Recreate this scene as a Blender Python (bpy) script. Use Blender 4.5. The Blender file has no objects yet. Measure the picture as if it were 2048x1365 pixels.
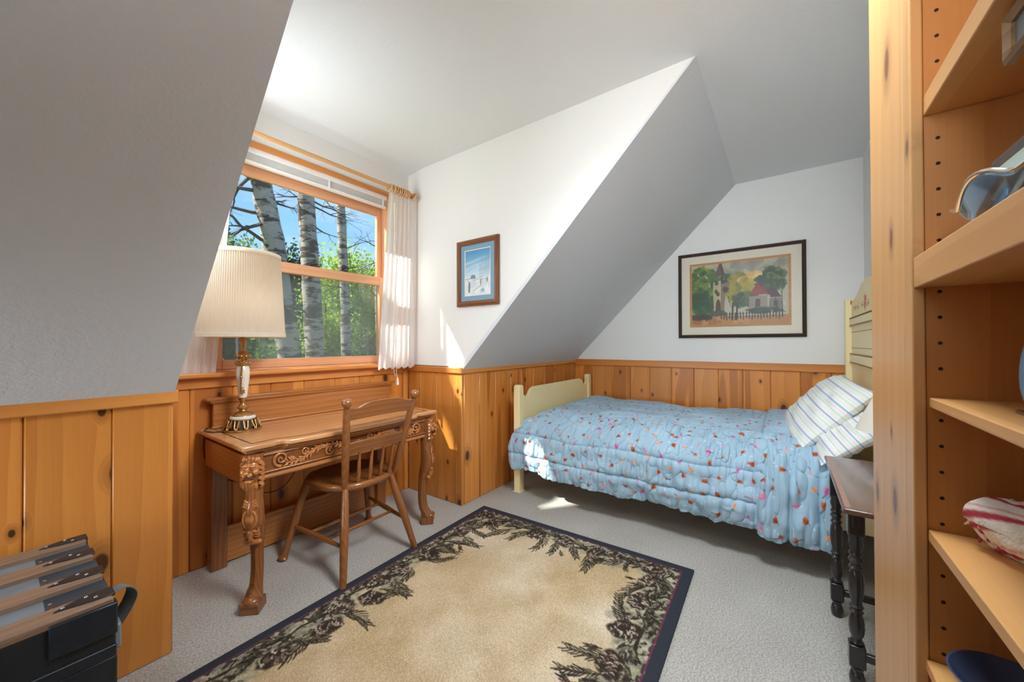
import bpy, math, random
import numpy as np
from mathutils import Vector, Matrix, Euler
random.seed(7); RNG = np.random.default_rng(7)
sc = bpy.context.scene
COL = sc.collection
PI = math.pi
def lin(c):
    return tuple((x/255/12.92 if x/255 <= .04045 else ((x/255+.055)/1.055)**2.4) for x in c)

# ------------------------------------------------------------------ camera, sky, sun, lights, exposure
cam = bpy.data.cameras.new('camera'); camo = bpy.data.objects.new('camera', cam); COL.objects.link(camo)
cam.sensor_width = 36; cam.lens = 751.893/2048*36; cam.clip_start = .02; cam.clip_end = 500
camo.location = (0, 0, 1.25)
yw, pt_, rl = math.radians(35.904), math.radians(.435), math.radians(-.18)
fw = Vector((math.cos(yw)*math.cos(pt_), math.sin(yw)*math.cos(pt_), math.sin(pt_)))
rt = Vector((math.sin(yw), -math.cos(yw), 0)); up = rt.cross(fw)
rt2 = rt*math.cos(rl)+up*math.sin(rl); up2 = up*math.cos(rl)-rt*math.sin(rl)
camo.matrix_world = Matrix(((rt2.x, up2.x, -fw.x, 0), (rt2.y, up2.y, -fw.y, 0), (rt2.z, up2.z, -fw.z, 1.25), (0, 0, 0, 1)))
sc.camera = camo
vs = sc.view_settings; sc.display_settings.display_device = 'sRGB'
vs.view_transform = 'Standard'; vs.look = 'None'; vs.gamma = 1; vs.use_curve_mapping = False
vs.exposure = 0.1
sc.cycles.use_denoising = True
sc.cycles.diffuse_bounces = 6; sc.cycles.transparent_max_bounces = 24; sc.cycles.max_bounces = 14
sc.cycles.sample_clamp_indirect = 6

w = bpy.data.worlds.new('sky'); sc.world = w; w.use_nodes = True
nt = w.node_tree; nt.nodes.clear()
def wn(t, **k):
    n = nt.nodes.new(t)
    for a, b in k.items(): setattr(n, a, b)
    return n
tc = wn('ShaderNodeTexCoord'); sp = wn('ShaderNodeSeparateXYZ'); nt.links.new(tc.outputs['Generated'], sp.inputs[0])
rp = wn('ShaderNodeValToRGB'); nt.links.new(sp.outputs['Z'], rp.inputs[0])
e = rp.color_ramp.elements
e[0].position = 0.0; e[0].color = (*lin((205, 222, 240)), 1); e[1].position = .55; e[1].color = (*lin((84, 158, 232)), 1)
x = e.new(.22); x.color = (*lin((150, 200, 244)), 1)
ns = wn('ShaderNodeTexNoise'); ns.inputs['Scale'].default_value = 3.2; ns.inputs['Detail'].default_value = 7; ns.inputs['Roughness'].default_value = .6
mpw = wn('ShaderNodeMapping'); mpw.inputs['Scale'].default_value = (1, 1, 3); nt.links.new(tc.outputs['Generated'], mpw.inputs[0]); nt.links.new(mpw.outputs[0], ns.inputs[0])
cr = wn('ShaderNodeMapRange'); cr.inputs[1].default_value = .5; cr.inputs[2].default_value = .78; cr.inputs[4].default_value = .6; nt.links.new(ns.outputs[0], cr.inputs[0])
mx = wn('ShaderNodeMix', data_type='RGBA'); nt.links.new(cr.outputs[0], mx.inputs[0]); nt.links.new(rp.outputs[0], mx.inputs[6]); mx.inputs[7].default_value = (.86, .9, .95, 1)
bgn = wn('ShaderNodeBackground'); bgn.inputs[1].default_value = 1.25; nt.links.new(mx.outputs[2], bgn.inputs[0])
wo = wn('ShaderNodeOutputWorld'); nt.links.new(bgn.outputs[0], wo.inputs[0])

def light(name, typ, loc, dirv, energy, color=(1, 1, 1), size=None, sizey=None, angle=None):
    l = bpy.data.lights.new(name, typ); l.energy = energy; l.color = color
    o = bpy.data.objects.new(name, l); COL.objects.link(o); o.location = loc
    o.rotation_euler = Vector(dirv).to_track_quat('-Z', 'Y').to_euler()
    if typ == 'AREA':
        l.size = size
        if sizey: l.shape = 'RECTANGLE'; l.size_y = sizey
    if angle is not None: l.angle = angle
    return o
SUN = Vector((1.2, -1.0, -1.562)).normalized()
light('sun', 'SUN', (-6, 9, 12), SUN, 17.0, (1, .95, .86), angle=math.radians(.53))
# added fill lamps, out of view: one in the dormer, others behind and overhead
light('dormer_fill', 'AREA', (.452, 2.26, 2.0), (1, -.16, -.16), 20, (.84, .94, 1), .5, .7)  # added fill on the hidden cheek wall, stands in for window daylight
cl_ = light('ceiling_fill', 'AREA', (1.28, .02, 2.715), (.12, 0, -1), 40, (.80, .92, 1), .7, .5); cl_.data.spread = math.radians(135)  # unseen overhead fill, added to brighten floor and bed
hl_ = light('rear_fill', 'AREA', (-.5, .25, 1.95), (1, .05, .02), 5.0, (.86, .945, 1), .7); hl_.data.spread = math.radians(52)  # added narrow fill from behind the camera, lifts the end wall
sl_ = light('left_fill', 'AREA', (-1.35, 1.74, .92), (1, .06, -.2), 7, (.86, .95, 1), .8, .55); sl_.data.spread = math.radians(80)  # low fill lamp added behind on the left, not a window
rl_ = light('upward_fill', 'AREA', (-1.5, .0, 1.6), (.75, .05, .75), 9, (.84, .94, 1), .9); rl_.data.spread = math.radians(95)  # added fill aimed upward to brighten the ceiling
dl_ = light('desk_fill', 'AREA', (1.0, -.08, 2.32), (.28, 2.5, -1.65), 4.6, (.9, .96, 1), .5); dl_.data.spread = math.radians(50)  # fill added overhead, aimed at the desk front and window wall
pl = light('window_portal', 'AREA', (1.315, 2.86, 1.75), (0, -1, 0), 1, size=1.2, sizey=1.35)
pl.data.cycles.is_portal = True

# ------------------------------------------------------------------ helpers
ORG = {}
def tag(o, label=None, cat=None, group=None, kind=None):
    if label: o['label'] = label
    if cat: o['category'] = cat
    if group: o['group'] = group
    if kind: o['kind'] = kind
    return o
def thing(name, label, cat, loc=(0, 0, 0), group=None):
    o = bpy.data.objects.new(name, None); COL.objects.link(o); o.location = loc; o.empty_display_size = .1
    ORG[o.name] = Vector(loc); return tag(o, label, cat, group)
def copy_tree(o, dx, parent=None):
    c = o.copy(); COL.objects.link(c); c.parent = parent
    if parent is None: c.location = Vector(o.location)+Vector(dx)
    for ch in o.children: copy_tree(ch, dx, c)
    return c
class MB:
    def __init__(s): s.v = []; s.f = []
    def add(s, v, f):
        b = len(s.v); s.v += [tuple(p) for p in v]; s.f += [tuple(i+b for i in q) for q in f]; return s
    def box(s, a, b, M=None):
        v = [Vector((x, y, z)) for x in (a[0], b[0]) for y in (a[1], b[1]) for z in (a[2], b[2])]
        if M is not None: v = [M @ p for p in v]
        return s.add(v, [(0, 1, 3, 2), (4, 6, 7, 5), (0, 4, 5, 1), (2, 3, 7, 6), (0, 2, 6, 4), (1, 5, 7, 3)])
    def tube(s, path, r, n=10, sq=(1, 1), upv=None, closed=False):
        P = [Vector(p) for p in path]; m = len(P)
        R = r if isinstance(r, (list, tuple)) else [r]*m
        t0 = (P[1]-P[0]).normalized()
        a = Vector(upv) if upv else (Vector((0, 0, 1)) if abs(t0.z) < .9 else Vector((1, 0, 0)))
        vs_ = []
        for i in range(m):
            if closed: t = (P[(i+1) % m]-P[i-1]).normalized()
            else: t = (P[min(i+1, m-1)]-P[max(i-1, 0)]).normalized()
            a = (a-t*a.dot(t)); a = a.normalized() if a.length > 1e-6 else t.orthogonal().normalized()
            b = t.cross(a); ri = R[i]
            rr = ri if isinstance(ri, (tuple, list)) else (ri*sq[0], ri*sq[1])
            for k in range(n):
                q = 2*PI*k/n; vs_.append(P[i]+a*math.cos(q)*rr[0]+b*math.sin(q)*rr[1])
        fs = []
        for i in range(m if closed else m-1):
            j = (i+1) % m
            for k in range(n): fs.append((i*n+k, i*n+(k+1) % n, j*n+(k+1) % n, j*n+k))
        if not closed: fs += [tuple(range(n))[::-1], tuple((m-1)*n+k for k in range(n))]
        return s.add(vs_, fs)
    def lathe(s, prof, c=(0, 0, 0), n=24, M=None, sx=1, sy=1):
        vs_ = []; c = Vector(c)
        for r, z in prof:
            for k in range(n):
                q = 2*PI*k/n; p = Vector((r*math.cos(q)*sx, r*math.sin(q)*sy, z))
                vs_.append((M @ p if M is not None else p)+c)
        m = len(prof)
        fs = [(i*n+k, i*n+(k+1) % n, (i+1)*n+(k+1) % n, (i+1)*n+k) for i in range(m-1) for k in range(n)]
        fs += [tuple(range(n))[::-1], tuple((m-1)*n+k for k in range(n))]
        return s.add(vs_, fs)
    def ell(s, c, r, n=12, m=8, M=None):
        prof = [(max(math.sin(PI*i/m), .001), -math.cos(PI*i/m)) for i in range(m+1)]
        S = Matrix.Diagonal((r[0], r[1], r[2])) if hasattr(r, '__len__') else Matrix.Diagonal((r, r, r))
        return s.lathe(prof, c, n, (M @ S) if M is not None else S)
    def prism(s, poly, fn, w0, w1):
        n = len(poly)
        v = [fn(a, b, w0) for a, b in poly]+[fn(a, b, w1) for a, b in poly]
        return s.add(v, [tuple(range(n))[::-1], tuple(range(n, 2*n))]+[(i, (i+1) % n, n+(i+1) % n, n+i) for i in range(n)])
    def build(s, name, m, parent=None, loc=None, smooth=True, bevel=0, seg=2, kind=None, label=None, angle=38, sub=0):
        off = ORG.get(parent.name, Vector((0, 0, 0))) if parent is not None else Vector(loc or (0, 0, 0))
        me = bpy.data.meshes.new(name); me.from_pydata([Vector(p)-off for p in s.v], [], s.f); me.update()
        o = bpy.data.objects.new(name, me); COL.objects.link(o)
        if parent is not None: o.parent = parent
        else: o.location = off
        ORG[o.name] = off
        for x in (m if isinstance(m, (list, tuple)) else [m]): me.materials.append(x)
        if smooth:
            me.polygons.foreach_set('use_smooth', [True]*len(me.polygons)); me.set_sharp_from_angle(angle=math.radians(angle))
        import bmesh
        bm = bmesh.new(); bm.from_mesh(me); bmesh.ops.recalc_face_normals(bm, faces=bm.faces); bm.to_mesh(me); bm.free()
        if bevel:
            b = o.modifiers.new('edge', 'BEVEL'); b.width = bevel; b.segments = seg; b.limit_method = 'ANGLE'; b.angle_limit = math.radians(40); b.harden_normals = False
        if sub:
            b = o.modifiers.new('sub', 'SUBSURF'); b.levels = sub; b.render_levels = sub
        if kind: o['kind'] = kind
        if label: o['label'] = label
        return o
def bx(name, a, b, m, parent=None, bevel=.003, **k):
    return MB().box(a, b).build(name, m, parent, bevel=bevel, **k)
def smoothpath(P, k=6):
    P = [Vector(p) for p in P]; out = []
    for i in range(len(P)-1):
        a, b, c, d = P[max(i-1, 0)], P[i], P[i+1], P[min(i+2, len(P)-1)]
        for j in range(k):
            t = j/k
            out.append(.5*((2*b)+(c-a)*t+(2*a-5*b+4*c-d)*t*t+(3*b-a-3*c+d)*t**3))
    return out+[P[-1]]
def interp(xs, ys, x): return float(np.interp(x, xs, ys))

# ---- materials
class NT:
    def __init__(s, name):
        s.m = bpy.data.materials.new(name); s.m.use_nodes = True; s.t = s.m.node_tree; s.t.nodes.clear()
        s.out = s.n('ShaderNodeOutputMaterial'); s.p = s.n('ShaderNodeBsdfPrincipled'); s.l(s.p, 0, s.out, 0)
    def n(s, t, **k):
        x = s.t.nodes.new(t)
        for a, b in k.items(): setattr(x, a, b)
        return x
    def l(s, a, i, b, j): s.t.links.new(a.outputs[i], b.inputs[j])
    def math(s, op, a, b=None, c=None):
        x = s.n('ShaderNodeMath', operation=op)
        for i, q in enumerate((a, b, c)):
            if q is None: continue
            if isinstance(q, (int, float)): x.inputs[i].default_value = q
            else: s.t.links.new(q, x.inputs[i])
        return x.outputs[0]
    def mix(s, f, a, b, typ='MIX'):
        x = s.n('ShaderNodeMix', data_type='RGBA', blend_type=typ)
        for i, q in ((0, f), (6, a), (7, b)):
            if isinstance(q, (int, float)): x.inputs[i].default_value = q
            elif isinstance(q, tuple): x.inputs[i].default_value = (*q[:3], 1)
            else: s.t.links.new(q, x.inputs[i])
        return x.outputs[2]
    def noise(s, vec, scale, detail=2, rough=.5, dist=0):
        x = s.n('ShaderNodeTexNoise'); x.inputs['Scale'].default_value = scale; x.inputs['Detail'].default_value = detail
        x.inputs['Roughness'].default_value = rough; x.inputs['Distortion'].default_value = dist
        if vec is not None: s.t.links.new(vec, x.inputs['Vector'])
        return x
    def rng(s, v, a, b, c=0, d=1):
        x = s.n('ShaderNodeMapRange'); s.t.links.new(v, x.inputs[0])
        for i, q in enumerate((a, b, c, d)): x.inputs[i+1].default_value = q
        return x.outputs[0]
    def bump(s, h, strength, dist=.01):
        x = s.n('ShaderNodeBump'); x.inputs['Strength'].default_value = strength; x.inputs['Distance'].default_value = dist
        s.t.links.new(h, x.inputs['Height']); s.t.links.new(x.outputs[0], s.p.inputs['Normal'])
    def set(s, col=None, rough=None, metal=None, spec=None, coat=None, coatr=.1):
        I = s.p.inputs
        if col is not None:
            if isinstance(col, tuple): I['Base Color'].default_value = (*col[:3], 1)
            else: s.t.links.new(col, I['Base Color'])
        if rough is not None: I['Roughness'].default_value = rough
        if metal is not None: I['Metallic'].default_value = metal
        if spec is not None: I['Specular IOR Level'].default_value = spec
        if coat is not None: I['Coat Weight'].default_value = coat; I['Coat Roughness'].default_value = coatr
    def obj(s): return s.n('ShaderNodeTexCoord').outputs['Object']
def plain(name, rgb, rough=.5, metal=0, var=.08, vscale=20, bump=0, bscale=80, spec=None, coat=None):
    t = NT(name); c = lin(rgb); o = t.obj()
    n = t.noise(o, vscale, 3)
    col = t.mix(n.outputs[0], tuple(x*(1-var) for x in c), tuple(min(1, x*(1+var)) for x in c))
    t.set(col, rough, metal, spec, coat)
    if bump: t.bump(t.noise(o, bscale, 3).outputs[0], bump, .004)
    return t.m
def wood(name, light_, dark_, axis='z', knots=False, ring=14, rough=.35, var=.14, coat=0, contrast=.55, kdens=.5, knotc=(62, 30, 14), heart=0, flat=None):
    t = NT(name); o = t.obj(); oi = t.n('ShaderNodeObjectInfo')
    rv = t.n('ShaderNodeVectorMath', operation='SCALE'); rv.inputs[0].default_value = (31, 17, 23); t.l(oi, 'Random', rv, 'Scale')
    ad = t.n('ShaderNodeVectorMath', operation='ADD'); t.t.links.new(o, ad.inputs[0]); t.l(rv, 0, ad, 1)
    co = ad.outputs[0]
    a = 'xyz'.index(axis); scl = [1, 1, 1]; scl[a] = .14
    mp = t.n('ShaderNodeMapping'); mp.inputs['Scale'].default_value = scl; t.t.links.new(co, mp.inputs[0])
    base = mp.outputs[0]
    ns_ = t.noise(base, 3.0, 3)
    sv = t.n('ShaderNodeVectorMath', operation='SCALE'); t.l(ns_, 1, sv, 0); sv.inputs['Scale'].default_value = .16
    av = t.n('ShaderNodeVectorMath', operation='ADD'); t.t.links.new(base, av.inputs[0]); t.l(sv, 0, av, 1)
    wv = av.outputs[0]
    km = None
    if knots:
        ks = [5.2, 5.2, 5.2]; ks[a] = 3.0
        if flat: ks['xyz'.index(flat)] = 0
        kp = t.n('ShaderNodeMapping'); kp.inputs['Scale'].default_value = ks; t.t.links.new(co, kp.inputs[0])
        if flat:
            sx_ = t.n('ShaderNodeSeparateXYZ'); t.l(kp, 0, sx_, 0); kp = t.n('ShaderNodeCombineXYZ'); t.l(sx_, 'X' if flat == 'y' else 'Y', kp, 0); t.l(sx_, 'Z', kp, 1)
        vo = t.n('ShaderNodeTexVoronoi', voronoi_dimensions='2D' if flat else '3D'); vo.inputs['Randomness'].default_value = .85; t.l(kp, 0, vo, 'Vector'); vo.inputs['Scale'].default_value = 1
        sc_ = t.n('ShaderNodeSeparateColor'); t.l(vo, 'Color', sc_, 0)
        sel = t.math('GREATER_THAN', sc_.outputs[0], kdens)
        d = vo.outputs['Distance']
        size = t.math('MULTIPLY_ADD', t.math('POWER', sc_.outputs[1], 2.0), .085, .04)
        rel = t.math('DIVIDE', d, size)
        core = t.math('MULTIPLY', t.rng(rel, .75, 1.05, 1, 0), sel)
        halo = t.math('MULTIPLY', t.rng(rel, .9, 2.6, 1, 0), sel)
        km = (core, halo)
        push = t.math('MULTIPLY', halo, .12)
        cv = t.n('ShaderNodeVectorMath', operation='ADD'); t.t.links.new(wv, cv.inputs[0]); t.t.links.new(push, cv.inputs[1]); wv = cv.outputs[0]
    wa = t.n('ShaderNodeTexWave', wave_type='RINGS', rings_direction=axis.upper(), wave_profile='SAW')
    wa.inputs['Scale'].default_value = ring; wa.inputs['Distortion'].default_value = 1.6; wa.inputs['Detail'].default_value = 2; wa.inputs['Detail Scale'].default_value = 1.4
    t.t.links.new(wv, wa.inputs['Vector'])
    scl2 = [1, 1, 1]; scl2[a] = .03
    mp2 = t.n('ShaderNodeMapping'); mp2.inputs['Scale'].default_value = scl2; t.t.links.new(co, mp2.inputs[0])
    fb = t.noise(mp2.outputs[0], 160, 3)
    big = t.noise(base, 7, 2)
    f = t.math('MULTIPLY_ADD', wa.outputs['Fac'], contrast, t.math('MULTIPLY_ADD', fb.outputs[0], .35, t.math('MULTIPLY_ADD', big.outputs[0], .5, -.32)))
    col = t.mix(f, lin(light_), lin(dark_))
    if heart:
        mp3 = t.n('ShaderNodeMapping'); s3 = [1, 1, 1]; s3[a] = .05; mp3.inputs['Scale'].default_value = s3; t.t.links.new(co, mp3.inputs[0])
        hb_ = t.noise(mp3.outputs[0], 7.5, 1)
        sel2 = t.rng(oi.outputs['Random'], .35, .5)
        hm = t.math('MULTIPLY', t.rng(hb_.outputs[0], .54, .57), t.math('MULTIPLY', sel2, heart))
        col = t.mix(hm, col, lin(tuple(.9*x for x in dark_)))
    if km:
        col = t.mix(t.math('MULTIPLY', km[1], .5), col, lin(tuple(.62*x for x in dark_)))
        col = t.mix(t.math('MULTIPLY', km[0], .9), col, lin(knotc))
    hs = t.n('ShaderNodeHueSaturation'); t.t.links.new(col, hs.inputs['Color'])
    t.t.links.new(t.math('MULTIPLY_ADD', oi.outputs['Random'], 2*var, 1-var), hs.inputs['Value'])
    t.set(hs.outputs[0], rough, coat=coat)
    t.bump(f, .06, .004)
    return t.m
def vcol(name, rough=.6, bump=0, bscale=200, coat=None, noise=0, nscale=300, spec=None):
    t = NT(name); a = t.n('ShaderNodeVertexColor', layer_name='Col'); o = t.obj(); col = a.outputs[0]
    n = t.noise(o, nscale, 2)
    if noise: col = t.mix(1.0, col, t.mix(n.outputs[0], (1-noise,)*3, (1+noise,)*3), 'MULTIPLY')
    t.set(col, rough, coat=coat, spec=spec)
    if bump: t.bump(t.noise(o, bscale, 2).outputs[0], bump, .004)
    return t.m

# ---- a small painter for printed, woven and painted patterns (colours of the things themselves)
class Canvas:
    def __init__(s, w, h, rgb):
        s.w, s.h = w, h; s.a = np.zeros((h, w, 3), np.float32)+np.array(rgb, np.float32)
    def _box(s, x0, x1, y0, y1):
        x0, x1, y0, y1 = max(int(x0), 0), min(int(x1)+2, s.w), max(int(y0), 0), min(int(y1)+2, s.h)
        if x0 >= x1 or y0 >= y1: return None
        Y, X = np.mgrid[y0:y1, x0:x1].astype(np.float32); return (slice(y0, y1), slice(x0, x1)), X, Y
    def _put(s, sl, m, c, al):
        m = (np.clip(m, 0, 1)*al)[..., None]; s.a[sl] = s.a[sl]*(1-m)+np.array(c, np.float32)*m
    def ell(s, cx, cy, rx, ry, c, ang=0, al=1, soft=1.0, rough=0):
        R = max(rx, ry)+2; q = s._box(cx-R, cx+R, cy-R, cy+R)
        if q is None: return
        sl, X, Y = q; dx, dy = X-cx, Y-cy; ca, sa = math.cos(ang), math.sin(ang)
        u, v = (dx*ca+dy*sa)/rx, (-dx*sa+dy*ca)/ry; d = np.sqrt(u*u+v*v)
        if rough: d = d+rough*np.sin(np.arctan2(v, u)*random.randint(4, 8)+random.random()*6)
        s._put(sl, (1-d)*min(rx, ry)/soft+.5, c, al)
    def line(s, pts, wd, c, al=1):
        for (ax, ay), (bx_, by) in zip(pts[:-1], pts[1:]):
            q = s._box(min(ax, bx_)-wd-1, max(ax, bx_)+wd+1, min(ay, by)-wd-1, max(ay, by)+wd+1)
            if q is None: continue
            sl, X, Y = q; vx, vy = bx_-ax, by-ay; L = vx*vx+vy*vy+1e-6
            t = np.clip(((X-ax)*vx+(Y-ay)*vy)/L, 0, 1)
            d = np.hypot(X-ax-t*vx, Y-ay-t*vy); s._put(sl, wd/2-d+.5, c, al)
    def poly(s, pts, c, al=1):
        P = np.array(pts, np.float32); q = s._box(P[:, 0].min(), P[:, 0].max(), P[:, 1].min(), P[:, 1].max())
        if q is None: return
        sl, X, Y = q; m = np.zeros(X.shape, bool)
        for (ax, ay), (bx_, by) in zip(P, np.roll(P, -1, 0)):
            if ay == by: continue
            cond = ((ay > Y) != (by > Y)) & (X < (bx_-ax)*(Y-ay)/(by-ay)+ax); m ^= cond
        s._put(sl, m.astype(np.float32), c, al)
    def grad(s, y0, y1, c0, c1):
        t = np.clip((np.arange(s.h)-y0)/(y1-y0), 0, 1)[:, None, None]; m = ((np.arange(s.h) >= y0) & (np.arange(s.h) <= y1))
        s.a[m] = (np.array(c0)*(1-t)+np.array(c1)*t)[m]
    def blur_noise(s, amp, cell):
        g = RNG.random((s.h//cell+3, s.w//cell+3)).astype(np.float32)-.5
        yy, xx = np.arange(s.h)/cell, np.arange(s.w)/cell; y0, x0 = yy.astype(int), xx.astype(int)
        fy, fx = (yy-y0)[:, None], (xx-x0)[None, :]; fy = fy*fy*(3-2*fy); fx = fx*fx*(3-2*fx)
        A = g[y0][:, x0]*(1-fy)*(1-fx)+g[y0+1][:, x0]*fy*(1-fx)+g[y0][:, x0+1]*(1-fy)*fx+g[y0+1][:, x0+1]*fy*fx
        return A*amp
    def linear(s):
        a = np.clip(s.a/255, 0, 1); return np.where(a <= .04045, a/12.92, ((a+.055)/1.055)**2.4)
def grid_obj(name, X, Y, Z, m, parent=None, cv=None, smooth=True, loc=None, rgb=None, solid=0):
    """a surface mesh from coordinate arrays (rows, columns), with the canvas colours at its vertices"""
    h, w_ = X.shape
    off = ORG.get(parent.name, Vector((0, 0, 0))) if parent is not None else Vector(loc or (0, 0, 0))
    co = np.stack([X-off.x, Y-off.y, Z-off.z], -1).reshape(-1, 3).astype(np.float32)
    i = np.arange(h*w_).reshape(h, w_)
    q = np.stack([i[:-1, :-1], i[:-1, 1:], i[1:, 1:], i[1:, :-1]], -1).reshape(-1, 4)
    me = bpy.data.meshes.new(name); me.vertices.add(len(co)); me.vertices.foreach_set('co', co.ravel())
    me.loops.add(q.size); me.loops.foreach_set('vertex_index', q.ravel().astype(np.int32))
    me.polygons.add(len(q)); me.polygons.foreach_set('loop_start', np.arange(0, q.size, 4, dtype=np.int32))
    me.update(calc_edges=True)
    if smooth: me.polygons.foreach_set('use_smooth', np.ones(len(q), bool))
    if cv is not None:
        at = me.color_attributes.new('Col', 'FLOAT_COLOR', 'POINT')
        c = np.ones((h*w_, 4), np.float32); c[:, :3] = cv.linear().reshape(-1, 3); at.data.foreach_set('color', c.ravel())
    me.materials.append(m); me.validate()
    o = bpy.data.objects.new(name, me); COL.objects.link(o)
    if parent is not None: o.parent = parent
    else: o.location = off
    ORG[o.name] = off
    if solid:
        md = o.modifiers.new('thick', 'SOLIDIFY'); md.thickness = solid; md.offset = -1
    return o
def vnoise(sh, cell, seed):
    """smooth value noise on an array of the given shape, cell sizes per axis, range -1..1"""
    r = np.random.default_rng(seed); gy, gx = int(sh[0]/cell[0])+3, int(sh[1]/cell[1])+3
    g = r.random((gy, gx))*2-1; yy, xx = np.arange(sh[0])/cell[0], np.arange(sh[1])/cell[1]
    y0, x0 = yy.astype(int), xx.astype(int); fy, fx = (yy-y0)[:, None], (xx-x0)[None, :]
    fy = fy*fy*(3-2*fy); fx = fx*fx*(3-2*fx)
    return g[y0][:, x0]*(1-fy)*(1-fx)+g[y0+1][:, x0]*fy*(1-fx)+g[y0][:, x0+1]*(1-fy)*fx+g[y0+1][:, x0+1]*fy*fx

# ------------------------------------------------------------------ materials
def plaster(name, rgb, tex=.25, scale=55):
    t = NT(name); o = t.obj(); c = lin(rgb)
    n1 = t.noise(o, scale, 4, .55); n2 = t.noise(o, scale*3.2, 2)
    h = t.math('MULTIPLY_ADD', n2.outputs[0], .4, n1.outputs[0])
    t.set(t.mix(n1.outputs[0], tuple(x*.97 for x in c), c), .75, spec=.25)
    t.bump(h, tex, .006); return t.m
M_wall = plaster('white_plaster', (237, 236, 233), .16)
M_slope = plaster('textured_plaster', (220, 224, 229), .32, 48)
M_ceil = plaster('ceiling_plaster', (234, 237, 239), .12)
def carpet():
    t = NT('grey_carpet'); o = t.obj()
    a = t.noise(o, 330, 2); b = t.noise(o, 130, 3); c = t.noise(o, 3, 2)
    f = t.math('MULTIPLY_ADD', a.outputs[0], .75, t.math('MULTIPLY_ADD', b.outputs[0], .7, -.22))
    col = t.mix(t.rng(f, .3, .75), lin((146, 139, 131)), lin((226, 220, 212)))
    col = t.mix(t.rng(c.outputs[0], .3, .7), col, t.mix(1.0, col, (.9, .89, .88), 'MULTIPLY'))
    t.set(col, .95, spec=.1); t.bump(f, .7, .006); return t.m
M_carpet = carpet()
M_pine = wood('knotty_pine', (226, 150, 70), (186, 104, 42), 'z', True, 5, .33, .13, contrast=.34, kdens=.5, heart=.7, flat='y')
M_pine_e = wood('knotty_pine_side', (226, 150, 70), (186, 104, 42), 'z', True, 5, .33, .13, contrast=.34, kdens=.5, heart=.7, flat='x')
M_pine_x = wood('pine_trim_x', (224, 154, 80), (190, 112, 48), 'x', True, 6, .33, .08, kdens=.75)
M_pine_y = wood('pine_trim_y', (212, 136, 62), (174, 94, 36), 'y', True, 6, .33, .08, kdens=.75)
M_rod = wood('rod_pine', (226, 182, 128), (190, 134, 80), 'x', False, 12, .35, .05, contrast=.4)
M_shelf_z = wood('shelf_pine_z', (214, 162, 102), (186, 124, 66), 'z', True, 4, .38, .05, contrast=.28, kdens=.62, flat='y', knotc=(120, 70, 36))
M_shelf_x = wood('shelf_pine_x', (212, 158, 98), (184, 122, 64), 'x', True, 5, .38, .05, contrast=.35, kdens=.8)
M_shelf_in = wood('shelf_panel', (196, 132, 70), (160, 96, 42), 'z', False, 6, .4, .04, contrast=.3)
M_winwood = wood('window_pine', (232, 176, 134), (204, 138, 96), 'x', False, 10, .3, .05, contrast=.4)
M_winwood_z = wood('window_pine_z', (232, 176, 134), (204, 138, 96), 'z', False, 10, .3, .05, contrast=.4)
M_oak_x = wood('desk_oak_x', (186, 120, 64), (124, 72, 32), 'x', False, 12, .28, .05, coat=.25, contrast=.42)
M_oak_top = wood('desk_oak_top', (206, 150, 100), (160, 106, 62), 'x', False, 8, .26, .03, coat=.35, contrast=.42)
M_oak_bg = wood('desk_oak_dark', (138, 82, 40), (88, 48, 20), 'x', False, 12, .35, .03, contrast=.4)  # darker oak behind the lighter carving, for contrast
M_carve = wood('carved_oak', (190, 122, 68), (134, 78, 38), 'x', False, 12, .28, .03, coat=.3, contrast=.4)
M_oak_y = wood('desk_oak_y', (188, 114, 54), (136, 76, 30), 'y', False, 18, .3, .05, coat=.25)
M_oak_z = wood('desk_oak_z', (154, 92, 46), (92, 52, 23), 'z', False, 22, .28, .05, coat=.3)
M_chair_z = wood('chair_maple_z', (148, 90, 46), (98, 56, 25), 'z', False, 16, .27, .06, coat=.3, contrast=.45)
M_chair_x = wood('chair_maple_x', (148, 90, 46), (98, 56, 25), 'x', False, 16, .27, .06, coat=.3, contrast=.45)
M_chair_y = wood('chair_maple_y', (148, 90, 46), (98, 56, 25), 'y', False, 16, .27, .06, coat=.3, contrast=.45)
M_dark_x = wood('walnut_top', (112, 78, 64), (66, 42, 34), 'x', False, 18, .22, .03, coat=.4, contrast=.5)
M_black = plain('dark_stain', (38, 32, 32), .28, var=.2, coat=.4)
M_groove = plain('dark_groove', (92, 48, 18), .7)
M_inlay = plain('black_inlay', (34, 22, 16), .4)
M_white = plain('white_paint', (236, 234, 230), .45)
M_blind = plain('blind_vinyl', (246, 245, 242), .4)
M_cream = plain('cream_paint', (253, 233, 180), .38, var=.03, vscale=6)
M_cream_d = plain('cream_line', (168, 142, 90), .5)
M_hole = plain('peg_hole', (40, 24, 14), .9)
M_brass = plain('antique_brass', (178, 138, 86), .35, .85, var=.35, vscale=60, bump=.2, bscale=120)
M_gold = plain('gold_key', (206, 160, 80), .25, 1, var=.1)
M_marble = plain('cream_ceramic', (226, 220, 208), .25, var=.06, vscale=30, coat=.4)
M_cord = plain('brown_cord', (48, 34, 24), .6)
M_outlet = plain('outlet_white', (225, 218, 200), .4)

# ------------------------------------------------------------------ the room
Xl, Xc, Yk, Yw, Xe, Yr, Yb, zc, zw, zr = .434, 2.123, 2.021, 2.651, 4.074, -.52, .359, 2.737, 2.714, 1.068
XW = -2.4
def S(name, mb, m, label, **k):
    o = mb.build(name, m, **k); return tag(o, label, kind='structure')
S('floor', MB().box((XW-.2, Yr-.2, -.1), (Xe+.2, Yw+.2, 0)), M_carpet, 'grey speckled carpet covering the whole bedroom floor')
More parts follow.
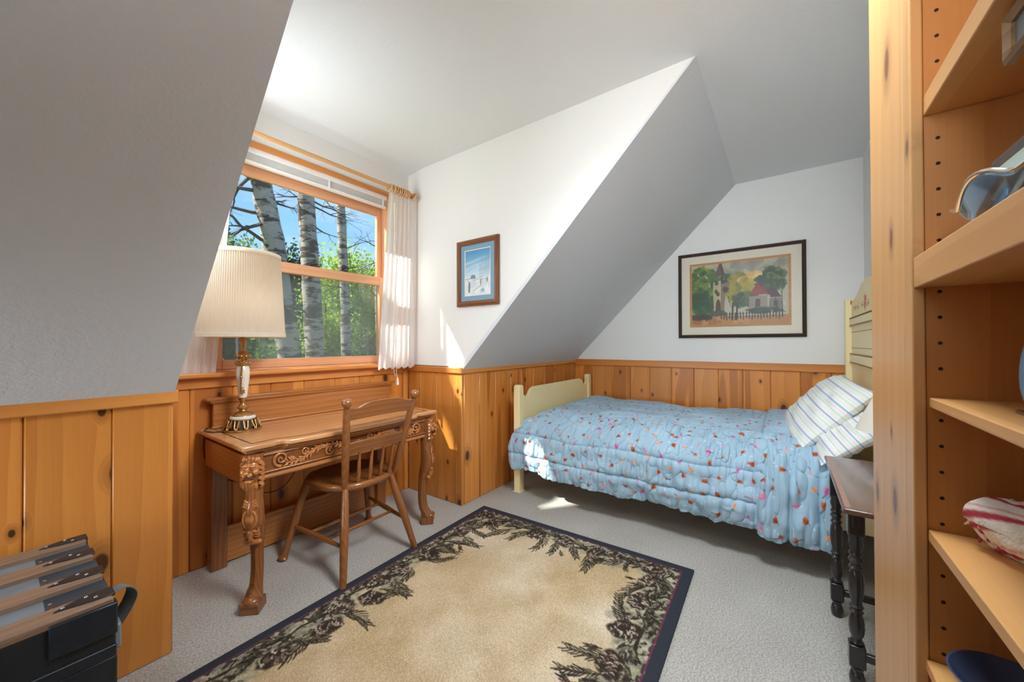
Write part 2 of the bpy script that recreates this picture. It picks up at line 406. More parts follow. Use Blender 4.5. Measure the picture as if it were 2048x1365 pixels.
# flat ceiling (dormer and main room) and the two 45 degree slopes
cb = MB().box((XW-.2, Yr-.2, zc), (Xe+.2, Yb, zc+.12)).box((Xl, Yb, zc), (Xc, 2.44, zc+.12))
cb.prism([(2.44, zc), (Yw+.02, zw), (Yw+.02, zc+.12), (2.44, zc+.12)], lambda a, b, w_: (w_, a, b), Xl, Xc)
S('ceiling', cb, M_ceil, 'flat white ceiling over the bed and the window dormer', smooth=False)
def slope(name, x0, x1, label):
    mb = MB(); poly = [(Yk, zr-.03), (Yb, zc), (Yb, zc+.14), (Yk+.14, zr+.09), (Yk+.14, zr-.03)]
    mb.prism(poly, lambda a, b, w_: (w_, a, b), x0, x1)
    return S(name, mb, M_slope, label, smooth=False)
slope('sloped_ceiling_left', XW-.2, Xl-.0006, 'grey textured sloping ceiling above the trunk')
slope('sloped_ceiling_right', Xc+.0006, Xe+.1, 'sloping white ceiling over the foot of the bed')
# dormer cheeks: triangles above the slope plane, wainscot below
def cheek(name, x0, x1, xc0, xc1, label):
    mb = MB().prism([(Yk+.007, zr+.007), (Yw+.02, zr+.007), (Yw+.02, zc+.05), (Yb+.01, zc+.05), (Yb+.007, zc+.007)], lambda a, b, w_: (w_, a, b), x0, x1)
    mb.box((xc0, Yk+.02, 0), (xc1, Yw+.02, zr+.006))
    return S(name, mb, M_wall, label, smooth=False)
cheek_r = cheek('wall_dormer_right', Xc, Xc+.1, Xc+.02, Xc+.1, 'white dormer side wall with the small snow print')
cheek_l = cheek('wall_dormer_left', Xl-.1, Xl, Xl-.1, Xl-.02, 'hidden white side wall of the dormer')
# knee walls
knee_l = S('wall_knee_left', MB().box((XW-.2, Yk+.02, 0), (Xl-.02, Yk+.12, zr)), M_groove, 'low pine panelled wall behind the black trunk', smooth=False)
knee_r = S('wall_knee_right', MB().box((Xc+.02, Yk+.02, 0), (Xe+.1, Yk+.12, zr)), M_groove, 'low pine panelled wall at the foot of the bed', smooth=False)
east = S('wall_east', MB().box((Xe+.02, Yr-.2, 0), (Xe+.14, Yk+.2, zr-.02)).box((Xe, Yr-.2, zr-.02), (Xe+.14, Yk+.1, zc+.1)), M_wall, 'white end wall above the pine wainscot behind the bed', smooth=False)
S('wall_south', MB().box((XW-.2, Yr-.12, 0), (Xe+.1, Yr, zc+.05)), M_wall, 'white wall behind the headboard and bookcase', smooth=False)
S('wall_west', MB().box((XW-.12, Yr-.2, 0), (XW, Yk+.2, zc+.05)), M_wall, 'white wall at the back of the room', smooth=False)
# window wall with its opening
OX0, OX1, OZ0, OZ1 = .72, 1.935, 1.09, 2.476
nw = MB().box((Xl-.2, Yw, 1.04), (OX0, Yw+.16, zc+.1)).box((OX1, Yw, 1.04), (Xc+.2, Yw+.16, zc+.1))
nw.box((OX0, Yw, OZ1), (OX1, Yw+.16, zc+.1)).box((Xl-.2, Yw+.02, 0), (Xc+.2, Yw+.16, OZ0)).box((OX0, Yw, 1.04), (OX1, Yw+.16, OZ0-.001))
north = S('wall_north', nw, M_wall, 'white dormer wall with the window and pine boards below', smooth=False)

def planks(parent, axis, plane, seams, z0, z1, sgn, th=.02):
    """vertical tongue-and-groove boards, front face on the plane, each its own part"""
    for a, b in zip(seams[:-1], seams[1:]):
        lo, hi = min(a, b)+.0006, max(a, b)-.0006
        p0, p1 = sorted((plane, plane+sgn*th))
        A, B = ((lo, p0, z0), (hi, p1, z1)) if axis == 'x' else ((p0, lo, z0), (p1, hi, z1))
        o = MB().box(A, B).build('plank', M_pine if axis == 'x' else M_pine_e, parent, bevel=.005, seg=1)
planks(north, 'x', Yw, [Xl, .638, .835, 1.041, 1.244, 1.463, 1.658, 1.867, 2.075, Xc], 0, 1.06, 1)
planks(cheek_r, 'y', Xc, [Yw, 2.488, 2.294, 2.095, Yk+.001], 0, 1.06, 1)
planks(cheek_l, 'y', Xl, [Yw, 2.45, 2.25, Yk+.001], 0, 1.06, -1)
planks(knee_r, 'x', Yk, [Xc-.0005, 2.155, 2.336, 2.547, 2.77, 2.952, 3.154, 3.376, 3.58, 3.79, 3.985, Xe], 0, 1.06, 1)
planks(knee_l, 'x', Yk, [Xl, .26, .059, -.15, -.35, -.55, -.76, -.96], 0, 1.06, 1)
planks(knee_l, 'x', Yk, [-.96, -1.3, -1.65, -2.0, XW], 0, 1.06, 1)
planks(east, 'y', Xe, [Yk, 1.785, 1.572, 1.358, 1.151, .934, .727, .513, .311, .102, -.11, -.317, Yr], 0, zr-.01, 1)
# chair rails
def T(n, a, b, m, label, bevel=.006): tag(bx('trim_%d' % n, a, b, m, bevel=bevel), label, kind='structure')
T(1, (XW, Yk-.022, 1.015), (Xl+.012, Yk+.03, zr), M_pine_x, 'pine chair rail above the boards behind the trunk')
T(2, (Xc-.016, Yk-.016, 1.02), (Xe, Yk+.03, zr), M_pine_x, 'pine chair rail along the low wall at the bed foot')
T(3, (Xc-.014, Yk-.014, 1.02), (Xc+.03, Yw, zr-.001), M_pine_y, 'pine chair rail on the dormer side wall')
T(4, (Xe-.016, Yr, 1.0), (Xe+.03, Yk, zr+.002), M_pine_y, 'pine chair rail along the end wall behind the bed')

# ------------------------------------------------------------------ window
def glassmat(name, tint=(.97, .99, .98), ior=1.45, rough=.01):
    t = NT(name); t.t.nodes.remove(t.p)
    tr = t.n('ShaderNodeBsdfTransparent'); tr.inputs[0].default_value = (*tint, 1)
    gl = t.n('ShaderNodeBsdfGlossy'); gl.inputs['Roughness'].default_value = rough
    fr = t.n('ShaderNodeFresnel'); ge = t.n('ShaderNodeNewGeometry'); t.t.links.new(t.rng(ge.outputs['Backfacing'], 0, 1, ior, 1/ior), fr.inputs[0])
    mxs = t.n('ShaderNodeMixShader'); t.l(fr, 0, mxs, 0); t.l(tr, 0, mxs, 1); t.l(gl, 0, mxs, 2); t.l(mxs, 0, t.out, 0); return t.m
M_glass = glassmat('window_glass')
def screenmat():
    t = NT('insect_screen'); t.t.nodes.remove(t.p)
    tr = t.n('ShaderNodeBsdfTransparent'); tr.inputs[0].default_value = (1, 1, 1, 1)
    d = t.n('ShaderNodeBsdfDiffuse'); d.inputs[0].default_value = (.36, .4, .42, 1)
    mxs = t.n('ShaderNodeMixShader'); mxs.inputs[0].default_value = .2; t.l(tr, 0, mxs, 1); t.l(d, 0, mxs, 2); t.l(mxs, 0, t.out, 0); return t.m
M_screen = screenmat()
win = thing('window_1', 'pine double hung window looking out on birch trees', None, (1.3275, Yw, OZ0)); win['kind'] = 'structure'
fr = MB().box((OX0, Yw-.002, OZ0), (OX0+.03, Yw+.15, OZ1)).box((OX1-.03, Yw-.002, OZ0), (OX1, Yw+.15, OZ1)).box((OX0+.03, Yw+.04, OZ1-.02), (OX1-.03, Yw+.15, OZ1)).box((OX0, Yw+.02, OZ0-.01), (OX1, Yw+.16, OZ0+.012))
fr.build('window_frame', M_winwood_z, win, bevel=.002)
bx('side_casing', (OX0-.085, Yw-.018, 1.094), (OX0, Yw, 2.468), M_pine, win); bx('side_casing', (OX1, Yw-.018, 1.094), (OX1+.085, Yw, 2.468), M_pine, win)
bx('head_casing', (OX0-.085, Yw-.02, 2.468), (OX1+.085, Yw, 2.504), M_pine_x, win)
bx('stool', (.5, Yw-.075, 1.066), (2.07, Yw+.03, 1.094), M_pine_x, win, bevel=.008)
bx('apron', (.48, Yw-.018, 1.006), (2.052, Yw, 1.066), M_pine_x, win, bevel=.004)
def sash(y, z0, z1, bot, top, x0, x1, st):
    o = MB().box((x0, y, z0), (x0+st, y+.03, z1)).build('sash', M_winwood_z, win, bevel=.004)
    MB().box((x1-st, y, z0), (x1, y+.03, z1)).build('stile', M_winwood_z, o, bevel=.004)
    MB().box((x0+st, y, z0), (x1-st, y+.03, z0+bot)).build('bottom_rail', M_winwood, o, bevel=.004)
    MB().box((x0+st, y, z1-top), (x1-st, y+.03, z1)).build('top_rail', M_winwood, o, bevel=.004)
    MB().box((x0+st-.004, y+.013, z0+bot-.004), (x1-st+.004, y+.017, z1-top+.004)).build('glass_pane', M_glass, o)
    return o
sash(Yw+.035, 1.103, 1.8, .056, .07, OX0+.03, OX1-.03, .045)
sash(Yw+.07, 1.735, 2.452, .06, .137, OX0+.03, OX1-.03, .045)
MB().box((OX0+.03, Yw+.115, 1.1), (OX1-.03, Yw+.117, 1.775)).build('insect_screen', M_screen, win)
lk = MB().box((1.30, Yw+.04, 1.8), (1.37, Yw+.075, 1.81)).ell((1.325, Yw+.055, 1.815), (.02, .012, .01)); lk.tube([(1.325, Yw+.055, 1.815), (1.36, Yw+.04, 1.822)], .006)
lk.build('sash_lock', M_inlay, win)
# blind, drawn up
bl = thing('window_blind', 'white mini blind drawn up at the top of the window', 'blind', (1.3275, Yw+.02, 2.44))
bx('headrail', (OX0+.032, Yw+.0, 2.434), (OX1-.032, Yw+.036, 2.474), M_blind, bl)
for i in range(9):
    z = 2.4315-.0047*i
    MB().box((OX0+.036, Yw+.003+.001*(i % 2), z-.0017), (OX1-.036, Yw+.034, z)).build('slat', M_blind, bl)
bx('bottom_rail', (OX0+.036, Yw+.002, 2.369), (OX1-.036, Yw+.034, 2.388), M_blind, bl)
for xx in (1.42, 1.87):
    MB().box((xx-.006, Yw-.002, 2.37), (xx+.006, Yw+.002, 2.436)).build('hold_bracket', M_blind, bl, bevel=.001)
# curtain rod: fluted wooden pole with brackets and bunched rings
RZ, RY = 2.498, 2.515
rod = thing('curtain_rod', 'fluted honey pine curtain rod across the window top', 'curtain rod', (1.35, RY, RZ))
fl = MB(); n = 40
ring_ = [(math.cos(2*PI*k/n)*(.014 if k % 4 else .0112), math.sin(2*PI*k/n)*(.014 if k % 4 else .0112)) for k in range(n)]
fl.prism(ring_, lambda a, b, w_: (w_, RY+a, RZ+b), .62, 2.105); fl.build('pole', M_rod, rod, angle=60)
for xx in (.66, 2.045):
    br = MB().box((xx-.012, RY-.01, RZ-.03), (xx+.012, Yw, RZ-.012)); br.box((xx-.02, Yw-.012, RZ-.07), (xx+.02, Yw, RZ+.03)); br.build('bracket', M_pine_y, rod, bevel=.003)
def ringmesh(xc, tilt, name='curtain_ring'):
    P = []
    for k in range(20):
        q = 2*PI*k/20; P.append((xc+tilt*math.cos(q)*.02, RY+.029*math.sin(q), RZ-.011+.029*math.cos(q)))
    MB().tube(P, .0058, 8, closed=True).build(name, M_rod, rod)
for i, xx in enumerate((1.835, 1.868, 1.893, 1.914, 1.935, 1.956, 1.975, 1.993, 2.01, 2.07)): ringmesh(xx, (.35, -.2, .1, -.15, .2, .05, -.1, .15, 0, .4)[i])
for i, xx in enumerate((.70, .725, .75, .775, .80)): ringmesh(xx, (.2, -.1, .1, 0, .3)[i])
# curtains
def curtainmat():
    t = NT('sheer_cotton'); t.t.nodes.remove(t.p); o = t.obj()
    d = t.n('ShaderNodeBsdfDiffuse'); d.inputs[0].default_value = (.94, .94, .95, 1)
    tl = t.n('ShaderNodeBsdfTranslucent'); tl.inputs[0].default_value = (.96, .96, .96, 1)
    tr = t.n('ShaderNodeBsdfTransparent')
    a = t.n('ShaderNodeMixShader'); a.inputs[0].default_value = .62; t.l(d, 0, a, 1); t.l(tl, 0, a, 2)
    b = t.n('ShaderNodeMixShader'); b.inputs[0].default_value = .015; t.l(a, 0, b, 1); t.l(tr, 0, b, 2); t.l(b, 0, t.out, 0); return t.m
M_curt = curtainmat()
def curtain(name, label, xt, xb, z0, z1, yt, yb, folds, seed, amp=.016):
    th = thing(name, label, 'curtain', ((xt[0]+xt[1])/2, yt, z0), 'sheer white window curtains')
    nv, nu = 60, 150
    v = np.linspace(0, 1, nv)[:, None]; u = np.linspace(0, 1, nu)[None, :]
    top = xt[0]+(xt[1]-xt[0])*u; bot = xb[0]+(xb[1]-xb[0])*u
    X = top*(1-v)+bot*v
    r = np.random.default_rng(seed); ph = r.random(4)*6
    A = amp*(.55+.6*v)
    Y = yt*(1-v)+yb*v+A*(np.sin(2*PI*folds*u+ph[0]+.5*np.sin(3*u+ph[2]))+.35*np.sin(2*PI*folds*2.3*u+ph[1]+v))
    Z = z1+(z0-z1)*v+0*u+.008*np.sin(2*PI*folds*u+ph[3])*v
    k = int(nv*.86)
    grid_obj('panel', X[:k], Y[:k], Z[:k], M_curt, th)
    grid_obj('hem', X[k-1:], Y[k-1:]-.002, Z[k-1:], M_curt, th)
    return th
curtain('curtain', 'sheer white curtain gathered beside the dormer side wall', (1.83, 2.085), (1.745, 2.10), 1.058, 2.487, 2.515, 2.54, 6, 3, .0065)
curtain('curtain', 'sheer white curtain behind the lamp, partly hidden by sloping ceiling', (.60, .81), (.50, .735), 1.085, 2.487, 2.515, 2.595, 5, 5, .007)
cd = thing('blind_cord', 'thin white blind cord with a tassel hanging over the desk', 'cord', (1.88, 2.49, .95))
MB().tube(smoothpath([(1.845, 2.47, 2.36), (1.84, 2.46, 1.9), (1.835, 2.45, 1.4), (1.86, 2.47, 1.06), (1.895, 2.50, .985)], 5), .0022, 6).build('string', M_white, cd)
MB().tube(smoothpath([(1.845, 2.475, 2.36), (1.85, 2.47, 1.9), (1.82, 2.45, 1.4), (1.84, 2.475, 1.06), (1.895, 2.502, .985)], 5), .0022, 6).build('string', M_white, cd)
MB().lathe([(.003, .0), (.006, -.01), (.012, -.05), (.011, -.058), (.002, -.06)], (1.895, 2.50, .985), 10).build('tassel', M_white, cd)

# ------------------------------------------------------------------ rug
M_rug = vcol('woven_rug', .95, .5, 420, noise=.28, nscale=420, spec=.1)
M_navy = plain('navy_binding', (38, 42, 52), .9, var=.35, vscale=300, bump=.5, bscale=400)
def rug():
    L, W, px, B = 2.32, 1.466, 300, .047
    w_, h_ = int((L-2*B)*px), int((W-2*B)*px)
    cv = Canvas(w_, h_, (204, 180, 146))
    n1, n2 = cv.blur_noise(2, 70), cv.blur_noise(2, 24)
    cv.a += np.stack([n1*12, n1*16, n1*22], -1)+np.stack([n2*9, n2*10, n2*12], -1)
    cv.a += np.stack([RNG.normal(0, 12, (h_, w_))]*3, -1)
    Y, X = np.mgrid[0:h_, 0:w_].astype(np.float32)
    d = np.minimum(np.minimum(X, w_-1-X), np.minimum(Y, h_-1-Y))/px
    fade = cv.blur_noise(.16, 34)+cv.blur_noise(.07, 10)
    m = np.clip((.16+fade-d)/.07, 0, 1)[..., None]*.9
    n3, n4 = cv.blur_noise(1, 8)[..., None], cv.blur_noise(1, 4)[..., None]
    sage = np.array((146, 141, 120), np.float32)+n3*np.array((70, 62, 50))+n4*np.array((60, 52, 44))+np.stack([RNG.normal(0, 13, (h_, w_))]*3, -1)
    cv.a = cv.a*(1-m)+sage*m
    dk = np.clip((.10+fade*.8-d)/.03, 0, 1)*np.clip((cv.blur_noise(1, 6)+cv.blur_noise(.8, 3)-.18)/.12, 0, 1)
    cv.a = cv.a*(1-dk[..., None]*.9)+np.array((62, 54, 46))*dk[..., None]*.9
    edge = np.clip((.014+cv.blur_noise(.03, 4)-d)/.006, 0, 1)[..., None]; cv.a = cv.a*(1-edge)+np.array((64, 60, 60))*edge
    DK = [(54, 45, 38), (66, 56, 46), (44, 38, 34), (86, 76, 58)]
    def sprig(x, y, a, ln, den=10):
        P = []; cur = a; xx, yy = x, y; curve = random.uniform(-.09, .09)
        for i in range(den):
            P.append((xx, yy)); cur += curve+random.uniform(-.06, .06); xx += math.cos(cur)*ln/den; yy += math.sin(cur)*ln/den
        cv.line(P, 2.6, random.choice(DK), .9)
        for i in range(1, den):
            for sgn in (-1, 1):
                na = math.atan2(P[i][1]-P[i-1][1], P[i][0]-P[i-1][0])+sgn*random.uniform(.5, .8); nl = ln*random.uniform(.30, .42)*(1-.05*i)
                bend = na-sgn*.35; qx, qy = P[i]
                mid = (qx+math.cos(na)*nl*.55, qy+math.sin(na)*nl*.55)
                cv.line([(qx, qy), mid, (mid[0]+math.cos(bend)*nl*.45, mid[1]+math.sin(bend)*nl*.45)], 1.9, random.choice(DK), .92)
                if random.random() < .4: cv.line([(qx+2, qy+2), (mid[0]+2, mid[1]+2)], 1.2, random.choice([(196, 188, 160), (150, 148, 112), (206, 196, 172)]), .7)
    def cone(x, y, a, r):
        ca, sa = math.cos(a), math.sin(a)
        cv.ell(x, y, r*1.35, r, (54, 44, 38), a, .96, 3, .06)
        for i in range(46):
            u, v = random.uniform(-1.2, 1.15)*r, random.uniform(-.9, .9)*r
            if (u/(1.25*r))**2+(v/(.92*r))**2 > 1: continue
            cx, cy = x+u*ca-v*sa, y+u*sa+v*ca; q = a+random.uniform(-.7, .7)+PI/2; l_ = random.uniform(1.5, 3.4)
            P = [(cx-math.cos(q)*l_-ca*1.5, cy-math.sin(q)*l_-sa*1.5), (cx, cy), (cx+math.cos(q)*l_-ca*1.5, cy+math.sin(q)*l_-sa*1.5)]
            cv.line(P, 1.5, random.choice([(208, 190, 164), (176, 150, 130), (120, 98, 84), (200, 184, 168), (92, 76, 66)]), .85)
    Li, Wi = L-2*B, W-2*B; per = 2*(Li+Wi); s_ = 0.0
    def pos(t, ins):
        t %= per
        if t < Li: return t, ins, 0
        t -= Li
        if t < Wi: return Li-ins, t, PI/2
        t -= Wi
        if t < Li: return Li-t, Wi-ins, PI
        return ins, Wi-(t-Li), 1.5*PI
    items = []
    while s_ < per-.05:
        x, y, a = pos(s_, random.uniform(.05, .09)); x2, y2, _ = pos(s_+.14, random.uniform(.05, .1))
        cv.line([(x*px, y*px), ((x+x2)/2*px+random.uniform(-6, 6), (y+y2)/2*px+random.uniform(-6, 6)), (x2*px, y2*px)], 3.4, (58, 47, 40), .9)
        inn = a+PI/2
        sprig(x*px, y*px, a+random.choice([0, PI])+random.uniform(-.5, .5), random.uniform(28, 42))
        if random.random() < .85:
            x, y, a = pos(s_, random.uniform(.09, .14)); sprig(x*px, y*px, inn+random.choice([-1, 1])*random.uniform(.25, 1.0), random.uniform(40, 62), 11)
        if random.random() < .62: x, y, a = pos(s_+random.uniform(.03, .08), random.uniform(.06, .17)); items.append((x*px, y*px, a+random.uniform(-1.2, 1.2), random.uniform(13, 17)))
        s_ += .105
    for it in items: cone(*it)
    for i in range(130):
        x, y, a = pos(random.random()*per, random.uniform(.02, .2)); sprig(x*px, y*px, random.random()*6.28, random.uniform(14, 22), 5)
    b = 2.0
    for pts in ([(b, b), (w_-b, b)], [(w_-b, b), (w_-b, h_-b)], [(w_-b, h_-b), (b, h_-b)], [(b, h_-b), (b, b)]): cv.line(pts, 1.8, (132, 52, 84), .85)
    th = thing('rug', 'tan area rug with a pinecone and branch border, dark binding', 'rug', (2.213, 1.872, 0))
    ca, sa = math.cos(math.radians(1.6)), math.sin(math.radians(1.6))
    def place(lx, ly): return 2.213+(lx-L)*ca-(ly-W)*sa, 1.872+(lx-L)*sa+(ly-W)*ca
    lx, ly = np.meshgrid(np.linspace(B, L-B, w_), np.linspace(B, W-B, h_))
    gx, gy = place(lx, ly)
    grid_obj('pile', gx, gy, np.full_like(gx, .0125), M_rug, th, cv)
    mb = MB(); o_ = [(0, 0), (L, 0), (L, W), (0, W)]; i_ = [(.049, .049), (L-.049, .049), (L-.049, W-.049), (.049, W-.049)]
    prof = [(0, .001), (.02, .011), (.85, .013), (1, .012)]
    V = []
    for k in range(4):
        for t, z in prof:
            x = o_[k][0]*(1-t)+i_[k][0]*t; y = o_[k][1]*(1-t)+i_[k][1]*t; V.append((*place(x, y), z))
    F = [(k*4+j, ((k+1) % 4)*4+j, ((k+1) % 4)*4+j+1, k*4+j+1) for k in range(4) for j in range(3)]
    mb.add(V, F).build('binding', M_navy, th, label='dark navy fabric edging')
rug()

# ------------------------------------------------------------------ desk
desk = thing('writing_desk', 'carved oak writing desk with lion head legs under the window', 'desk', (1.26, 2.3, 0))
DF, DB, DZ = 2.0, 2.625, .78
def outline(d):
    x0, x1, f, b = .668+d, 1.852-d, DF+d, DB-d
    P = [(x0, b), (x0, f), (.80-d*.4, f), (.815, f+.010), (.832, f+.012), (.848, f+.002), (.862, f-.022+d*.2)]
    Q = [(2.52-x, y) for x, y in P[::-1]]
    mid = [(.95, f-.033), (1.1, f-.042), (1.26, f-.045), (1.42, f-.042), (1.57, f-.033)]
    return P+mid+Q
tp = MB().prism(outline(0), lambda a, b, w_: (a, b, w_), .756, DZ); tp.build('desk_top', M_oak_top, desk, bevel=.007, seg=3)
MB().prism(outline(.018), lambda a, b, w_: (a, b, w_), .74, .757).build('top_moulding', M_oak_x, desk, bevel=.006, seg=3)
MB().prism(outline(.034), lambda a, b, w_: (a, b, w_), .727, .741).build('cove_moulding', M_oak_x, desk, bevel=.005, seg=2)
inl = MB(); P = outline(.05); n = len(P); Pi = outline(.0555)
inl.add([(x, y, DZ+.0010) for x, y in P]+[(x, y, DZ+.0010) for x, y in Pi], [(i, (i+1) % n, n+(i+1) % n, n+i) for i in range(n)])
inl.build('inlay_line', M_inlay, desk, smooth=False)
# frieze boards
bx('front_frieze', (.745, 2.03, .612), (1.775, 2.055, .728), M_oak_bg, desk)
bx('side_frieze', (.692, 2.06, .585), (.712, 2.6, .728), M_oak_y, desk)
bx('side_frieze', (1.808, 2.06, .585), (1.828, 2.6, .728), M_oak_y, desk)
bx('back_frieze', (.75, 2.585, .6), (1.77, 2.6, .728), M_oak_x, desk)
MB().tube([(.75, 2.033, .612), (1.77, 2.033, .612)], .013, 10).build('bead_moulding', M_oak_x, desk)
for z in (.632, .716): bx('panel_moulding', (.76, 2.018, z), (1.76, 2.032, z+.008), M_oak_x, desk)
# carved acanthus scrolls
cvg = MB(); CY = 2.026
def scroll(x, z, r0, turns, a0, sgn, w0, w1):
    P, R = [], []
    m = int(18*turns)
    for i in range(m+1):
        t = i/m; a = a0+sgn*2*PI*turns*t; r = r0*(1-t)**.8+.002
        P.append((x+r*math.cos(a), CY-.006*t, z+r*math.sin(a))); R.append(w0*(1-t)+w1*t)
    cvg.tube(P, R, 7); cvg.ell(P[-1], .0045)
def leaf(x, z, a, ln, wd):
    M = Matrix.Rotation(-a, 3, 'Y') @ Matrix.Rotation(random.uniform(-.5, .5), 3, 'X')
    cvg.ell((x+math.cos(a)*ln/2, CY-.003, z+math.sin(a)*ln/2), (ln/2, .006, wd/2), 8, 6, M)
for sgn in (-1, 1):
    X0 = 1.26
    def fx(x): return X0+sgn*x
    Pm = smoothpath([(fx(.02), CY, .655), (fx(.08), CY, .672), (fx(.15), CY, .7), (fx(.23), CY, .702), (fx(.29), CY, .675), (fx(.34), CY, .655), (fx(.40), CY, .66)], 6)
    cvg.tube(Pm, [.0045+.004*math.sin(PI*i/(len(Pm)-1)) for i in range(len(Pm))], 7)
    scroll(fx(.42), .684, .034, 1.6, -PI/2, sgn, .0075, .0035)
    scroll(fx(.17), .668, .024, 1.4, PI/2, -sgn, .0065, .003)
    scroll(fx(.30), .698, .018, 1.3, -PI/2, sgn, .0055, .003)
    scroll(fx(.07), .695, .02, 1.3, -PI/2, sgn, .006, .003)
    for i in range(2, len(Pm)-1, 2):
        p = Pm[i]; a = math.atan2(Pm[i+1].z-Pm[i-1].z, Pm[i+1].x-Pm[i-1].x)
        for q in (-1, 1): leaf(p.x, p.z, a+q*random.uniform(.5, 1.0), random.uniform(.022, .04), .011)
    for k in range(5): leaf(fx(.22), .69, (PI/2 if sgn > 0 else PI/2)+(k-2)*.55, .03, .011)
    for k in range(4): leaf(fx(.375), .665, PI/2+(k-1.5)*.6+sgn*.4, .026, .01)
for k in range(7): leaf(1.26, .655, PI*(k+.5)/7, .042, .013)
cvg.build('carved_scroll', M_carve, desk, kind='stuff')
# front legs: carved cabrioles that bow out on the diagonal
def front_leg(x, sx):
    D = Vector((sx*.7071, -.7071, 0)); Tn = Vector((-D.y, D.x, 0)); c0 = Vector((x, 2.045, 0))
    prof = [(.735, .012, .036), (.66, .014, .037), (.60, .006, .036), (.53, .006, .034), (.47, .014, .041), (.41, .012, .043), (.355, -.004, .036), (.31, -.016, .029), (.25, -.022, .0265), (.17, -.022, .0265), (.11, -.014, .028), (.075, .002, .032), (.05, .012, .038)]
    mb = MB(); P = [(c0+D*o+Vector((0, 0, z))) for z, o, r in prof]
    P2 = smoothpath(P, 3); R2 = np.interp([-p.z for p in P2], [-q[0] for q in prof], [q[2] for q in prof])
    vs_ = []; n = 20
    for p, r in zip(P2, R2):
        fl_ = 1 if .09 < p.z < .32 else 0
        for k in range(n):
            a = 2*PI*k/n; c_, s_ = math.cos(a), math.sin(a)
            rr = r/max((abs(c_)**4+abs(s_)**4)**.25, .001)*.96
            if fl_ and k in (3, 7, 13, 17): rr *= .86
            vs_.append(p+D*(c_*.7071-s_*.7071)*rr+Tn*(c_*.7071+s_*.7071)*rr)
    m = len(P2)
    mb.add(vs_, [(i*n+k, i*n+(k+1) % n, (i+1)*n+(k+1) % n, (i+1)*n+k) for i in range(m-1) for k in range(n)]+[tuple(range(n))[::-1], tuple((m-1)*n+k for k in range(n))])
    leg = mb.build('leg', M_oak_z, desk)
    Rm = Matrix((Tn, D, Vector((0, 0, 1)))).transposed()       # local x=side, y=out, z=up
    def at(a, o, z): return c0+Tn*a+D*o+Vector((0, 0, z))
    # square block at the top and the foot block
    MB().prism([(-.034, -.05), (.034, -.05), (.034, .018), (-.034, .018)], lambda a, b, w_: at(a, b, w_), .655, .735).build('corner_block', M_oak_z, leg, bevel=.004)
    ft = MB().prism([(-.04, -.03), (.04, -.03), (.042, .055), (-.042, .055)], lambda a, b, w_: at(a*(1 if w_ < .03 else .93), b, w_), .0, .048)
    ft.ell(at(0, .03, .052), (.04, .034, .022), 14, 8, Rm); ft.tube([at(-.04, .05, .045), at(.04, .05, .045)], .012, 10)
    ft.build('foot', M_oak_z, leg, bevel=.004)
    # lion mask facing out along the diagonal
    ln = MB()
    ln.ell(at(0, .03, .668), (.036, .032, .046), 14, 10, Rm)                 # skull
    for s_ in (-1, 1):
        ln.ell(at(s_*.016, .056, .688), (.014, .012, .008), 10, 6, Rm)      # brows
        ln.ell(at(s_*.016, .058, .677), .0065, 8, 6)                       # eyes
        ln.ell(at(s_*.026, .05, .658), (.014, .014, .017), 10, 6, Rm)      # cheeks
        ln.ell(at(s_*.011, .07, .650), (.012, .013, .010), 10, 6, Rm)      # muzzle pads
        ln.ell(at(s_*.03, .035, .712), (.011, .009, .013), 8, 6, Rm)       # ears
        for k in range(5):                                                   # mane locks
            z = .70-.024*k; ln.tube(smoothpath([at(s_*.03, .03, z), at(s_*.045, .025, z-.012), at(s_*(.042-.004*k), .022, z-.035)], 4), [.009, .0095, .0095, .009, .008, .008, .007, .006, .003][:9], 6)
    ln.ell(at(0, .066, .671), (.008, .014, .015), 8, 6, Rm)                 # nose bridge
    ln.ell(at(0, .081, .661), (.011, .007, .007), 8, 6, Rm)                 # nose
    ln.ell(at(0, .058, .617), (.019, .016, .009), 10, 6, Rm)                # jaw
    for k in range(5): ln.tube(smoothpath([at((k-2)*.011, .045, .607), at((k-2)*.013, .04, .585), at((k-2)*.008, .03, .56)], 3), [.008, .0085, .008, .007, .005, .004, .002], 6)
    for k in range(5): ln.ell(at((k-2)*.012, .046-.004*abs(k-2), .712+.004*(2-abs(k-2))), (.008, .01, .012), 8, 6, Rm)
    ln.build('lion_mask', M_carve, leg)
    mo = MB().ell(at(0, .055, .632), (.02, .012, .010), 10, 6, Rm); mo.build('open_mouth', M_groove, leg)
    # cartouche with raised oval, ring and leaves
    ct = MB(); ct.ell(at(0, .05, .44), (.021, .012, .034), 14, 10, Rm)
    ct.tube([at(.028*math.cos(q), .048, .44+.042*math.sin(q)) for q in np.linspace(0, 2*PI, 25)[:-1]], .0055, 7, closed=True)
    for s_ in (-1, 1):
        for k in range(3):
            ct.tube(smoothpath([at(s_*.01, .045, .49+.012*k), at(s_*(.028-.003*k), .042, .50+.012*k), at(s_*(.03-.004*k), .04, .485+.012*k)], 3), [.006, .006, .006, .005, .005, .004, .003], 6)
            ct.tube(smoothpath([at(s_*.008, .046-.006*k, .388-.014*k), at(s_*.028, .04-.006*k, .378-.014*k), at(s_*.033, .036-.006*k, .395-.014*k)], 3), [.006, .006, .006, .005, .005, .004, .003], 6)
    ct.ell(at(0, .044, .372), (.016, .01, .02), 10, 6, Rm)
    ct.build('cartouche', M_carve, leg)
    sr = MB().tube([at(-.03, .022, .325), at(.03, .022, .325)], .014, 12); sr.ell(at(-.03, .022, .325), .011); sr.ell(at(.03, .022, .325), .011)
